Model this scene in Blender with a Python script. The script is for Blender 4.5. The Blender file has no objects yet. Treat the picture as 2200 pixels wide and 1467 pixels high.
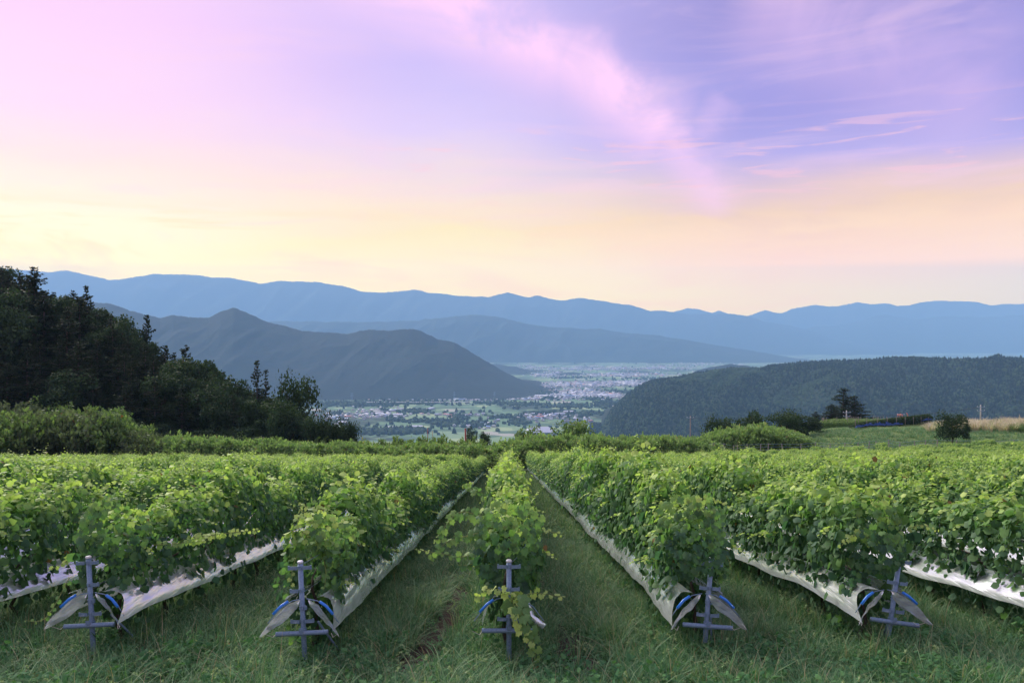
import bpy, math, random
import numpy as np
from mathutils import Vector, Matrix, noise as mnoise

S = bpy.context.scene
COL = S.collection
R = math.radians
rng = np.random.default_rng(7)
random.seed(7)

# ------------------------------------------------------------------ camera, sky, sun, exposure
HAZE_DENSITY = 0.000090          # per metre, even all through the box
HAZE_TOP = 1560.0
HAZE_GLOW = (.34, .53, .88)       # what a very long way of this air scatters towards the eye
F = 1711.0                       # focal length in photo pixels (2200 wide)
CAMZ = 2.76
cd = bpy.data.cameras.new('camera')
cd.sensor_width = 36.0
cd.lens = F / 2200 * 36.0
cd.clip_start = 0.1
cd.clip_end = 120000
cam = bpy.data.objects.new('camera', cd)
cam.location = (0, 0, CAMZ)
cam.rotation_euler = (R(90 - 0.452), 0, R(-0.335))
COL.objects.link(cam)
S.camera = cam

SUN_AZ, SUN_EL = R(-38), R(16)    # azimuth from +Y (negative = left), glow of the sunset
W = bpy.data.worlds.new('World')
S.world = W
W.use_nodes = True
nt = W.node_tree
nt.nodes.clear()

class NB:
    """small node-building helper"""
    def __init__(s, nt): s.nt = nt
    def n(s, t, **k):
        o = s.nt.nodes.new(t)
        for a, b in k.items(): setattr(o, a, b)
        return o
    def put(s, inp, v):
        if hasattr(v, 'is_linked') or hasattr(v, 'links'): s.nt.links.new(v, inp)
        elif isinstance(v, tuple) and len(v) == 3 and inp.type == 'RGBA': inp.default_value = (*v, 1)
        else: inp.default_value = v
    def m(s, op, a, b=None, c=None, clamp=False):
        o = s.n('ShaderNodeMath', operation=op, use_clamp=clamp)
        s.put(o.inputs[0], a)
        if b is not None: s.put(o.inputs[1], b)
        if c is not None: s.put(o.inputs[2], c)
        return o.outputs[0]
    def step(s, lo, hi, v):
        o = s.n('ShaderNodeMapRange', interpolation_type='SMOOTHSTEP')
        s.put(o.inputs['Value'], v); s.put(o.inputs['From Min'], lo); s.put(o.inputs['From Max'], hi)
        return o.outputs[0]
    def mix(s, f, a, b, mode='MIX'):
        o = s.n('ShaderNodeMix', data_type='RGBA', blend_type=mode)
        s.put(o.inputs[0], f); s.put(o.inputs[6], a); s.put(o.inputs[7], b)
        return o.outputs[2]
    def ramp(s, f, stops, interp='LINEAR'):
        o = s.n('ShaderNodeValToRGB')
        r = o.color_ramp; r.interpolation = interp
        while len(r.elements) < len(stops): r.elements.new(0.5)
        for e, (p, c) in zip(r.elements, stops):
            e.position = p; e.color = (*c, 1)
        s.put(o.inputs[0], f)
        return o.outputs[0]
    def noise(s, vec, scale, detail=4, rough=.5, dist=0.0, dim='3D'):
        o = s.n('ShaderNodeTexNoise', noise_dimensions=dim)
        if vec is not None: s.put(o.inputs['Vector'], vec)
        o.inputs['Scale'].default_value = scale; o.inputs['Detail'].default_value = detail
        o.inputs['Roughness'].default_value = rough; o.inputs['Distortion'].default_value = dist
        return o.outputs[0]
    def vec(s, x, y, z=0.0):
        o = s.n('ShaderNodeCombineXYZ')
        s.put(o.inputs[0], x); s.put(o.inputs[1], y); s.put(o.inputs[2], z)
        return o.outputs[0]

def lin(r, g, b):
    f = lambda c: (c/255/12.92) if c/255 <= .04045 else ((c/255+.055)/1.055)**2.4
    return (f(r), f(g), f(b))

def build_sky():
    b = NB(nt)
    tc = b.n('ShaderNodeTexCoord')
    sep = b.n('ShaderNodeSeparateXYZ'); nt.links.new(tc.outputs['Generated'], sep.inputs[0])
    X, Y, Z = sep.outputs
    az = b.m('MULTIPLY', b.m('ARCTAN2', X, Y), 180/math.pi)           # degrees, right positive
    el = b.m('MULTIPLY', b.m('ARCSINE', Z), 180/math.pi)
    # soft uneven shifts of the colour bands, as high thin cloud gives them
    stretched = b.vec(b.m('MULTIPLY', az, .035), b.m('MULTIPLY', el, .16), 3.1)
    soft = b.noise(stretched, 1.0, 5, .5, .3)
    elw = b.m('ADD', el, b.m('MULTIPLY', b.m('SUBTRACT', soft, .5), 7.0))
    t = b.m('DIVIDE', elw, 90.0, clamp=True)
    e = lambda d: d/90
    left = b.ramp(t, [(0, (1.25, 1.02, .66)), (e(4.5), (1.15, 1.0, .74)), (e(7.6), (1.03, .95, .76)), (e(10.4), lin(254, 230, 230)),
                      (e(14.5), lin(250, 216, 248)), (e(20), lin(247, 208, 250)), (e(32), lin(238, 208, 250)), (e(60), lin(222, 208, 248)), (1, lin(215, 206, 248))])
    mid = b.ramp(t, [(0, (1.02, .91, .46)), (e(3.3), (1.01, .90, .48)), (e(7.3), lin(255, 240, 194)), (e(10.6), lin(251, 229, 220)),
                     (e(13.8), lin(222, 206, 250)), (e(18.4), lin(202, 190, 248)), (e(24), lin(205, 190, 246)), (e(60), lin(214, 204, 248)), (1, lin(215, 206, 248))])
    right = b.ramp(t, [(0, (.97, .84, .40)), (e(3.0), (.97, .83, .42)), (e(6.8), lin(252, 220, 176)), (e(9), lin(232, 204, 210)),
                       (e(11.8), lin(184, 176, 236)), (e(16), lin(160, 156, 226)), (e(21), lin(158, 150, 216)), (e(60), lin(200, 194, 240)), (1, lin(215, 206, 248))])
    back = b.ramp(t, [(0, lin(190, 180, 210)), (e(12), lin(215, 190, 225)), (e(30), lin(205, 195, 238)), (1, lin(215, 206, 248))])
    c = b.mix(b.step(-26, -2, az), left, mid)
    c = b.mix(b.step(-5, 19, az), c, right)
    aabs = b.m('ABSOLUTE', az)
    c = b.mix(b.step(50, 120, aabs), c, back)
    # pink cloud streaks
    fine = b.noise(b.vec(b.m('MULTIPLY', az, .13), b.m('MULTIPLY', el, .2), 7.7), 1.0, 7, .62, .8)
    wob = b.m('MULTIPLY', b.m('SUBTRACT', fine, .5), 7.5)
    cloud = None
    def streak(x0, y0, x1, y1, w, amp):
        nonlocal cloud
        dx, dy = x1-x0, y1-y0; L2 = dx*dx+dy*dy
        ax = b.m('SUBTRACT', az, x0); ay = b.m('SUBTRACT', el, y0)
        s_ = b.m('DIVIDE', b.m('ADD', b.m('MULTIPLY', ax, dx), b.m('MULTIPLY', ay, dy)), L2)
        d_ = b.m('DIVIDE', b.m('SUBTRACT', b.m('MULTIPLY', ax, dy), b.m('MULTIPLY', ay, dx)), math.sqrt(L2))
        d_ = b.m('ADD', d_, b.m('MULTIPLY', wob, .5))
        g = b.m('POWER', 2.718, b.m('MULTIPLY', b.m('MULTIPLY', d_, d_), -1/(w*w)))
        g = b.m('MULTIPLY', g, b.m('MULTIPLY', b.step(-.12, .1, s_), b.m('SUBTRACT', 1, b.step(.85, 1.12, s_))))
        g = b.m('MULTIPLY', b.m('MULTIPLY', g, amp), b.m('ADD', -.25, b.m('MULTIPLY', fine, 2.3)))
        cloud = g if cloud is None else b.m('MAXIMUM', cloud, g)
    streak(-13, 25, 5.5, 18.2, 2.3, 1.0)
    streak(3.5, 19.4, 11.6, 13.6, 2.0, 1.0)
    streak(10.6, 14.6, 15.6, 8.8, 1.5, .65)
    streak(15.2, 16.0, 12.9, 12.6, 1.1, .28)
    streak(17, 22, 32, 14, 3.6, .32)
    c = b.mix(b.m('MULTIPLY', b.m('MAXIMUM', cloud, 0), .95, clamp=True), c, lin(255, 212, 252))
    # general milky wisps
    wis = b.noise(b.vec(b.m('MULTIPLY', az, .05), b.m('MULTIPLY', el, .35), 1.2), 1.0, 8, .6, 1.2)
    c = b.mix(b.m('MULTIPLY', b.step(.48, .72, wis), .32), c, lin(252, 214, 240))
    # small flat salmon wisps between 8 and 13 degrees
    w2 = b.noise(b.vec(b.m('MULTIPLY', az, .16), b.m('MULTIPLY', el, 1.5), 9.4), 1.0, 5, .55, .5)
    band = b.m('MULTIPLY', b.m('MULTIPLY', b.step(-15, -4, az), b.step(8.5, 10.5, el)), b.m('SUBTRACT', 1, b.step(13.5, 15.5, el)))
    c = b.mix(b.m('MULTIPLY', b.m('MULTIPLY', b.step(.545, .64, w2), band), .38), c, lin(255, 205, 222))
    # yellow-peach haze cloud low on the right
    w3 = b.noise(b.vec(b.m('MULTIPLY', az, .07), b.m('MULTIPLY', el, .45), 4.4), 1.0, 6, .6, .6)
    band3 = b.m('MULTIPLY', b.step(3.0, 5, el), b.m('SUBTRACT', 1, b.step(7.0, 9.5, el)))
    c = b.mix(b.m('MULTIPLY', b.m('MULTIPLY', b.step(.46, .62, w3), band3), .55), c, lin(255, 226, 186))
    # the sky's own brightness beyond the air: what reaches the eye is dimmed by the haze it passes
    way = b.m('MINIMUM', 18500, b.m('DIVIDE', HAZE_TOP, b.m('MAXIMUM', b.m('ABSOLUTE', Z), .02)))
    T = b.m('POWER', 2.71828, b.m('MULTIPLY', way, -HAZE_DENSITY))
    veil = b.mix(T, HAZE_GLOW, (0, 0, 0))
    c = b.mix(1.0, c, veil, 'SUBTRACT')
    c = b.mix(1.0, c, (.02, .02, .02), 'LIGHTEN')
    c = b.mix(1.0, c, b.vec(T, T, T), 'DIVIDE')
    bg = b.n('ShaderNodeBackground'); nt.links.new(c, bg.inputs[0]); bg.inputs[1].default_value = SKY_GAIN
    sky = b.n('ShaderNodeTexSky', sky_type='NISHITA', sun_disc=False)
    sky.sun_elevation = SUN_EL; sky.sun_rotation = SUN_AZ
    bg2 = b.n('ShaderNodeBackground'); nt.links.new(sky.outputs[0], bg2.inputs[0]); bg2.inputs[1].default_value = 0.004
    ad = b.n('ShaderNodeAddShader'); nt.links.new(bg.outputs[0], ad.inputs[0]); nt.links.new(bg2.outputs[0], ad.inputs[1])
    out = b.n('ShaderNodeOutputWorld'); nt.links.new(ad.outputs[0], out.inputs[0])
SKY_GAIN = 2**-.30             # the picture is exposed +0.30
build_sky()

sd = bpy.data.lights.new('sun', 'SUN')
sd.energy = 4.8; sd.angle = R(30); sd.color = (1.0, .94, .82)
sun = bpy.data.objects.new('sun', sd)
sdir = Vector((math.sin(SUN_AZ)*math.cos(SUN_EL+R(18)), math.cos(SUN_AZ)*math.cos(SUN_EL+R(18)), math.sin(SUN_EL+R(18))))
sun.rotation_euler = sdir.to_track_quat('Z', 'Y').to_euler()
COL.objects.link(sun)

S.view_settings.view_transform = 'Standard'
S.view_settings.look = 'None'
S.view_settings.exposure = 0.30
S.view_settings.gamma = 1.0
S.render.engine = 'CYCLES'
cy = S.cycles
cy.use_denoising = True
cy.denoiser = 'OPENIMAGEDENOISE'
cy.max_bounces = 6; cy.diffuse_bounces = 2; cy.glossy_bounces = 2
cy.transmission_bounces = 3; cy.volume_bounces = 2; cy.transparent_max_bounces = 12
cy.caustics_reflective = False; cy.caustics_refractive = False

# ------------------------------------------------------------------ helpers
def P(px, py, d):
    """a real place seen at photo pixel px,py when it is d metres away down the slope"""
    return Vector(((px-1090)/F*d, d, CAMZ+(720-py)/F*d))

def sm(a, b, x):
    t = np.clip((x-a)/(b-a), 0, 1)
    return t*t*(3-2*t)

def fsum(x, y, seed, octaves=4, f=1.0, rough=.5):
    """cheap smooth noise for arrays: sums of rotated sine products"""
    r = np.random.default_rng(seed)
    out = 0; a = 1; tot = 0
    for o in range(octaves):
        for k in range(3):
            th = r.uniform(0, 6.28); ph = r.uniform(0, 6.28, 2); ff = f*r.uniform(.75, 1.35)
            u = (x*math.cos(th)+y*math.sin(th))*ff; v = (-x*math.sin(th)+y*math.cos(th))*ff
            out = out + a*np.sin(u+ph[0]+1.3*np.sin(v*.7+ph[1]))*np.cos(v+ph[1])/2.2
        tot += a; a *= rough; f *= 2.03
    return out/tot

FLOOR = -300.0
def ground_z(x, y):
    x = np.asarray(x, float); y = np.asarray(y, float)
    z = -.142*np.maximum(y, -12)
    # knoll to the right beyond the vines
    u = x/np.maximum(np.abs(y), 40)
    r = sm(.24, .42, u)
    z = z + r*(5.6*sm(78, 132, y)+.043*np.clip(y-132, 0, 110)) + sm(10, 60, x)*sm(20, 80, y)*.6
    # slope falls away into the valley
    y0 = 112 + 118*sm(.27, .36, u)
    z = z - .36*np.maximum(0, y-y0)*sm(0, 60, y-y0)
    # wooded hill on the left
    ramp = np.maximum(0, (-27-x))
    hill = .60*ramp - .0010*ramp**2
    hill = np.where(ramp > 300, .6*300-.0010*300**2, hill)
    z = z + hill*sm(96, 150, y)*(1-sm(185, 420, y))
    z = z + .05*fsum(x, y, 5, 3, .6)*sm(-20, 0, y)
    zz = np.where(z < FLOOR+40, FLOOR+ 40*np.exp(np.clip((z-FLOOR-40)/40, -50, 0)), z)
    far = 3*fsum(x/300, y/300, 8, 3, 1)*sm(900, 1500, y)
    return np.maximum(zz, FLOOR) + far*0.5

def gz(x, y): return float(ground_z(x, y))

def set_tags(o, label=None, cat=None, group=None, kind=None):
    if label: o['label'] = label
    if cat: o['category'] = cat
    if group: o['group'] = group
    if kind: o['kind'] = kind
    return o

def empty(name, loc=(0, 0, 0), **k):
    o = bpy.data.objects.new(name, None)
    o.empty_display_size = .2
    o.location = loc
    COL.objects.link(o)
    return set_tags(o, **k)

def mesh_np(name, V, T, mats=(), attr=None, smooth=False, mi=None):
    """mesh from arrays: V (n,3); T a list of triangles (m,3) or quads (m,4) or a list of both kinds"""
    me = bpy.data.meshes.new(name)
    V = np.asarray(V, np.float32)
    Ts = [np.asarray(t, np.int32) for t in (T if isinstance(T, list) else [T]) if len(t)]
    me.vertices.add(len(V)); me.vertices.foreach_set('co', V.ravel())
    nl = sum(t.size for t in Ts); npol = sum(len(t) for t in Ts)
    me.loops.add(nl); me.polygons.add(npol)
    me.loops.foreach_set('vertex_index', np.concatenate([t.ravel() for t in Ts]))
    tot = np.concatenate([np.full(len(t), t.shape[1], np.int32) for t in Ts])
    me.polygons.foreach_set('loop_start', np.concatenate([[0], np.cumsum(tot)[:-1]]).astype(np.int32))
    me.polygons.foreach_set('loop_total', tot)
    if mi is not None: me.polygons.foreach_set('material_index', np.asarray(mi, np.int32))
    if smooth: me.polygons.foreach_set('use_smooth', np.ones(npol, bool))
    if attr is not None:
        a = me.color_attributes.new('tint', 'FLOAT_COLOR', 'POINT')
        A = np.ones((len(V), 4), np.float32); A[:, :attr.shape[1]] = attr
        a.data.foreach_set('color', A.ravel())
    for m in mats: me.materials.append(m)
    me.update(calc_edges=True)
    return me

def link(name, me, parent=None, loc=None, rot=None, **k):
    o = bpy.data.objects.new(name, me)
    COL.objects.link(o)
    if parent is not None: o.parent = parent
    if loc is not None: o.location = loc
    if rot is not None: o.rotation_euler = rot
    return set_tags(o, **k)

class MB:
    """collects simple solids into one mesh"""
    def __init__(s): s.V = []; s.F = []; s.M = []; s.n = 0
    def add(s, v, f, mi=0):
        s.V += [tuple(p) for p in v]; s.F += [tuple(i+s.n for i in q) for q in f]; s.M += [mi]*len(f); s.n += len(v)
    def box(s, c, size, rot=None, mi=0):
        x, y, z = [k/2 for k in size]
        v = [Vector((a*x, b_*y, c_*z)) for a in (-1, 1) for b_ in (-1, 1) for c_ in (-1, 1)]
        if rot: v = [rot @ p for p in v]
        v = [p+Vector(c) for p in v]
        s.add(v, [(0, 1, 3, 2), (4, 6, 7, 5), (0, 4, 5, 1), (2, 3, 7, 6), (0, 2, 6, 4), (1, 5, 7, 3)], mi)
    def tube(s, pts, r, n=8, cap=True, mi=0):
        pts = [Vector(p) for p in pts]
        rs = r if isinstance(r, (list, tuple)) else [r]*len(pts)
        rings = []
        for i, p in enumerate(pts):
            t = (pts[min(i+1, len(pts)-1)]-pts[max(i-1, 0)]).normalized()
            a = t.cross(Vector((0, 0, 1)) if abs(t.z) < .9 else Vector((1, 0, 0))).normalized(); b_ = t.cross(a)
            rings.append([p+(a*math.cos(2*math.pi*k/n)+b_*math.sin(2*math.pi*k/n))*rs[i] for k in range(n)])
        v = [q for ring in rings for q in ring]; f = []
        for i in range(len(pts)-1):
            for k in range(n):
                f.append((i*n+k, i*n+(k+1) % n, (i+1)*n+(k+1) % n, (i+1)*n+k))
        if cap:
            f.append(tuple(range(n))[::-1]); f.append(tuple((len(pts)-1)*n+k for k in range(n)))
        s.add(v, f, mi)
    def mesh(s, name, mats, smooth=False):
        me = bpy.data.meshes.new(name); me.from_pydata(s.V, [], s.F)
        for m in mats: me.materials.append(m)
        me.polygons.foreach_set('material_index', s.M)
        if smooth: me.polygons.foreach_set('use_smooth', [True]*len(s.F))
        me.update(); return me

# ------------------------------------------------------------------ materials
def new_mat(name):
    m = bpy.data.materials.new(name); m.use_nodes = True; m.node_tree.nodes.clear()
    return m, NB(m.node_tree)

def finish(m, b, surf):
    o = b.n('ShaderNodeOutputMaterial'); m.node_tree.links.new(surf, o.inputs[0]); return m

def principled(b, col, rough=.6, metal=0.0, spec=.5, bump=None, bdist=.01):
    p = b.n('ShaderNodeBsdfPrincipled')
    b.put(p.inputs['Base Color'], col); b.put(p.inputs['Roughness'], rough)
    b.put(p.inputs['Metallic'], metal); b.put(p.inputs['Specular IOR Level'], spec)
    if bump is not None:
        bn = b.n('ShaderNodeBump'); b.put(bn.inputs['Height'], bump); bn.inputs['Distance'].default_value = bdist
        b.nt.links.new(bn.outputs[0], p.inputs['Normal'])
    return p.outputs[0]

def leaf_mat(name, old, mid, young, transl=.35, rough=.5, brown=(.22, .09, .03), nbrown=.985, spec=.35):
    m, b = new_mat(name)
    at = b.n('ShaderNodeAttribute', attribute_name='tint')
    sp = b.n('ShaderNodeSeparateColor'); b.nt.links.new(at.outputs['Color'], sp.inputs[0])
    oi = b.n('ShaderNodeObjectInfo')
    r2 = b.m('ADD', sp.outputs[1], b.m('MULTIPLY', oi.outputs['Random'], .25))
    r2 = b.m('FRACT', r2)
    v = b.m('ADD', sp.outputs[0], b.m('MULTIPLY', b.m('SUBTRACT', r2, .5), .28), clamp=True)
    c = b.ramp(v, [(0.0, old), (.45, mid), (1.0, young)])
    c = b.mix(b.m('GREATER_THAN', r2, nbrown), c, brown)
    geo = b.n('ShaderNodeTexCoord')
    nz = b.noise(geo.outputs['Object'], 9, 2)
    c = b.mix(1.0, c, b.ramp(nz, [(.25, (.75, .75, .75)), (.75, (1.2, 1.2, 1.2))]), 'MULTIPLY')
    pr = principled(b, c, rough, 0, spec)
    tr = b.n('ShaderNodeBsdfTranslucent'); b.nt.links.new(b.mix(1.0, c, (1.2, 1.35, .75), 'MULTIPLY'), tr.inputs[0])
    mx = b.n('ShaderNodeMixShader'); mx.inputs[0].default_value = transl
    b.nt.links.new(pr, mx.inputs[1]); b.nt.links.new(tr.outputs[0], mx.inputs[2])
    return finish(m, b, mx.outputs[0])

M = {}
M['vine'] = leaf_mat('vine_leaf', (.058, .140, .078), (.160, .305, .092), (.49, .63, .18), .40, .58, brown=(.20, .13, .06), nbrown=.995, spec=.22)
M['grass'] = leaf_mat('grass_blade', (.050, .13, .062), (.11, .25, .105), (.46, .56, .30), .30, .6, brown=(.36, .32, .18), nbrown=.92, spec=.25)
M['weed'] = leaf_mat('weed_leaf', (.04, .12, .055), (.07, .19, .075), (.13, .28, .09), .3, .7, nbrown=.999, spec=.1)
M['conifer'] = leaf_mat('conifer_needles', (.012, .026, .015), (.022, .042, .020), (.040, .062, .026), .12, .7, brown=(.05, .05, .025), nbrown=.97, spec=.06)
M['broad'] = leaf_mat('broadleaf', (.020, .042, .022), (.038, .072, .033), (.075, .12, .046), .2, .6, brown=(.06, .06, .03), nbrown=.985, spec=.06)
M['shrub'] = leaf_mat('shrub_leaf', (.055, .105, .040), (.11, .19, .06), (.22, .32, .10), .32, .6, nbrown=.999, spec=.2)
M['dull'] = leaf_mat('dull_scrub_leaf', (.048, .078, .040), (.092, .135, .062), (.17, .22, .10), .28, .7, nbrown=.999, spec=.15)
M['reed'] = leaf_mat('reed_blade', (.06, .13, .045), (.13, .24, .08), (.28, .40, .14), .35, .6, brown=(.3, .3, .12), nbrown=.97, spec=.2)
M['pampas'] = leaf_mat('pampas_plume', (.22, .25, .15), (.46, .42, .30), (.66, .57, .46), .30, .8, brown=(.40, .30, .2), nbrown=.9, spec=.1)

def bark(name, c1, c2):
    m, b = new_mat(name)
    tc = b.n('ShaderNodeTexCoord'); mp = b.n('ShaderNodeMapping'); mp.inputs['Scale'].default_value = (6, 6, 1.5)
    b.nt.links.new(tc.outputs['Object'], mp.inputs[0])
    n = b.noise(mp.outputs[0], 6, 5, .6)
    return finish(m, b, principled(b, b.ramp(n, [(.3, c1), (.7, c2)]), .9, bump=n, bdist=.02))
M['bark'] = bark('bark', (.035, .025, .018), (.10, .08, .06))
M['cane'] = bark('vine_cane', (.16, .07, .035), (.28, .14, .06))
M['stalk'] = bark('green_stalk', (.16, .22, .06), (.30, .34, .10))
M['wood_post'] = bark('weathered_wood', (.12, .10, .09), (.26, .23, .20))

def plain(name, col, rough=.6, metal=0, var=.15, scale=20, spec=.5):
    m, b = new_mat(name)
    tc = b.n('ShaderNodeTexCoord'); n = b.noise(tc.outputs['Object'], scale, 5, .6)
    c = b.mix(1.0, col, b.ramp(n, [(.3, (1-var,)*3), (.7, (1+var,)*3)]), 'MULTIPLY')
    return finish(m, b, principled(b, c, rough, metal, spec))
M['clip'] = plain('blue_plastic', (.03, .22, .72), .35, var=.08)
M['cap'] = plain('white_cap', (.72, .74, .76), .5)
M['twine'] = plain('pale_twine', (.6, .58, .5), .8)

def galv():
    m, b = new_mat('galvanised_steel')
    tc = b.n('ShaderNodeTexCoord')
    v = b.n('ShaderNodeTexVoronoi'); v.inputs['Scale'].default_value = 60
    b.nt.links.new(tc.outputs['Object'], v.inputs['Vector'])
    n = b.noise(tc.outputs['Object'], 9, 6, .7)
    mp = b.n('ShaderNodeMapping'); mp.inputs['Scale'].default_value = (30, 30, 2); b.nt.links.new(tc.outputs['Object'], mp.inputs[0])
    st = b.noise(mp.outputs[0], 1, 5, .7)
    c = b.ramp(v.outputs['Color'], [(0, (.13, .22, .32)), (1, (.22, .32, .43))])
    c = b.mix(b.step(.55, .75, n), c, (.36, .44, .54))
    c = b.mix(b.m('MULTIPLY', b.step(.58, .72, st), .6), c, (.16, .16, .16))
    r = b.m('ADD', .42, b.m('MULTIPLY', n, .3))
    return finish(m, b, principled(b, c, r, .15))
M['galv'] = galv()

def film():
    m, b = new_mat('plastic_film')
    tc = b.n('ShaderNodeTexCoord')
    mp = b.n('ShaderNodeMapping'); mp.inputs['Scale'].default_value = (13, .9, 13); mp.inputs['Rotation'].default_value = (0, 0, .12)
    b.nt.links.new(tc.outputs['Object'], mp.inputs[0])
    n = b.noise(mp.outputs[0], 1.6, 4, .5, .6)
    n2 = b.noise(tc.outputs['Object'], 6, 4, .6)
    h = b.m('ADD', n, b.m('MULTIPLY', n2, .12))
    p = b.n('ShaderNodeBsdfPrincipled')
    b.put(p.inputs['Base Color'], (.90, .98, .96)); p.inputs['Roughness'].default_value = .10; p.inputs['Coat Weight'].default_value = .6; p.inputs['Coat Roughness'].default_value = .06
    p.inputs['Specular IOR Level'].default_value = 1.0
    bn = b.n('ShaderNodeBump'); b.put(bn.inputs['Height'], h); bn.inputs['Distance'].default_value = .03; bn.inputs['Strength'].default_value = .28
    b.nt.links.new(bn.outputs[0], p.inputs['Normal'])
    tr = b.n('ShaderNodeBsdfTranslucent'); tr.inputs[0].default_value = (.75, .78, .82, 1)
    m1 = b.n('ShaderNodeMixShader'); m1.inputs[0].default_value = .25
    b.nt.links.new(p.outputs[0], m1.inputs[1]); b.nt.links.new(tr.outputs[0], m1.inputs[2])
    gl = b.n('ShaderNodeBsdfGlossy'); gl.inputs['Roughness'].default_value = .16; gl.inputs[0].default_value = (.88, .98, 1, 1); b.nt.links.new(bn.outputs[0], gl.inputs['Normal'])
    m3 = b.n('ShaderNodeMixShader'); m3.inputs[0].default_value = .5
    b.nt.links.new(m1.outputs[0], m3.inputs[1]); b.nt.links.new(gl.outputs[0], m3.inputs[2])
    tp = b.n('ShaderNodeBsdfTransparent')
    m2 = b.n('ShaderNodeMixShader')
    b.put(m2.inputs[0], b.m('SUBTRACT', .62, b.m('MULTIPLY', b.step(.42, .68, n), .34)))
    fac = m2.inputs[0]
    b.nt.links.new(m3.outputs[0], m2.inputs[2]); b.nt.links.new(tp.outputs[0], m2.inputs[1])
    b.put(fac, b.m('ADD', .82, b.m('MULTIPLY', b.step(.40, .60, n), .17)))
    return finish(m, b, m2.outputs[0])
M['film'] = film()

SOIL = [(-1.15, 10.6, .34), (-1.05, 11.6, .30), (-.95, 12.8, .34), (-1.2, 9.9, .3), (.78, 10.5, .26), (.95, 11.2, .34), (.85, 12.3, .22), (.55, 14.5, .25), (.6, 16, .28), (-.9, 14.8, .35), (-1.0, 17, .3), (-3.4, 10.1, .25), (-3.3, 12, .2), (-1.1, 10.05, .42), (-.98, 12.1, .26), (-.85, 13.8, .30), (.9, 10.0, .34), (.7, 13.4, .28), (.62, 17.5, .25), (3.6, 10.6, .18), (-.9, 19.5, .3)]
def ground_mat():
    m, b = new_mat('ground_cover')
    g = b.n('ShaderNodeNewGeometry'); sp = b.n('ShaderNodeSeparateXYZ'); b.nt.links.new(g.outputs['Position'], sp.inputs[0])
    X, Y, Z = sp.outputs
    n1 = b.noise(g.outputs['Position'], 1.6, 6, .65)
    n2 = b.noise(g.outputs['Position'], 14, 5, .7)
    near = b.ramp(n2, [(.3, (.020, .042, .014)), (.5, (.04, .08, .025)), (.75, (.075, .12, .035))])
    # worn soil in the wheel tracks
    soilmask = b.step(.56, .66, n1)
    near = b.mix(soilmask, near, b.ramp(n2, [(.3, (.030, .018, .014)), (.7, (.085, .055, .042))]))
    bare = None
    for sx, sy, sr in SOIL:
        dx = b.m('DIVIDE', b.m('SUBTRACT', X, sx), sr); dy = b.m('DIVIDE', b.m('SUBTRACT', Y, sy), sr*2.2)
        q = b.m('SQRT', b.m('ADD', b.m('MULTIPLY', dx, dx), b.m('MULTIPLY', dy, dy)))
        q = b.m('SUBTRACT', 1, b.step(.7, 1.2, b.m('ADD', q, b.m('MULTIPLY', b.m('SUBTRACT', n2, .5), 1.2))))
        bare = q if bare is None else b.m('MAXIMUM', bare, q)
    near = b.mix(bare, near, b.ramp(n2, [(.3, (.022, .013, .012)), (.7, (.085, .055, .045))]))
    # valley floor: small fields, far away
    v = b.n('ShaderNodeTexVoronoi', distance='CHEBYCHEV'); v.inputs['Scale'].default_value = .011; v.inputs['Randomness'].default_value = .8
    b.nt.links.new(g.outputs['Position'], v.inputs['Vector'])
    sc = b.n('ShaderNodeSeparateColor'); b.nt.links.new(v.outputs['Color'], sc.inputs[0])
    fields = b.ramp(sc.outputs[0], [(0, (.07, .13, .07)), (.3, (.11, .20, .10)), (.6, (.17, .26, .13)), (.8, (.26, .34, .17)), (.95, (.32, .32, .26))], 'CONSTANT')
    nf = b.noise(g.outputs['Position'], .0022, 6, .6)
    fields = b.mix(b.step(.52, .58, nf), fields, (.020, .040, .022))
    c = b.mix(b.step(500, 900, Y), near, fields)
    # knoll and slope beyond the vines: mown meadow
    mead = b.ramp(b.noise(g.outputs['Position'], .35, 6, .7), [(.3, (.085, .14, .035)), (.6, (.14, .20, .055)), (.8, (.20, .20, .10))])
    mm = b.m('MULTIPLY', b.step(84, 96, Y), b.m('SUBTRACT', 1, b.step(300, 500, Y)))
    c = b.mix(b.m('MULTIPLY', mm, b.step(25, 35, X)), c, mead)
    return finish(m, b, principled(b, c, .95, spec=.15, bump=n2, bdist=.05))
M['ground'] = ground_mat()

def forest_mat(name, c1, c2, c3, scale):
    m, b = new_mat(name)
    g = b.n('ShaderNodeNewGeometry')
    n1 = b.noise(g.outputs['Position'], scale, 8, .68)
    n2 = b.noise(g.outputs['Position'], scale*.12, 5, .6, .6)
    c = b.ramp(n1, [(.3, c1), (.7, c2)])
    c = b.mix(b.step(.52, .70, n2), c, c3)
    return finish(m, b, principled(b, c, .95, spec=.1, bump=n1, bdist=6))
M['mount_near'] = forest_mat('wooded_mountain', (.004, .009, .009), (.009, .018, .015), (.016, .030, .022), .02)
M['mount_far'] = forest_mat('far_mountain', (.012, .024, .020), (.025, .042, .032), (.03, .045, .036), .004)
M['hill_floor'] = forest_mat('wooded_hill_floor', (.009, .018, .012), (.018, .032, .018), (.026, .042, .022), .05)

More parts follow.
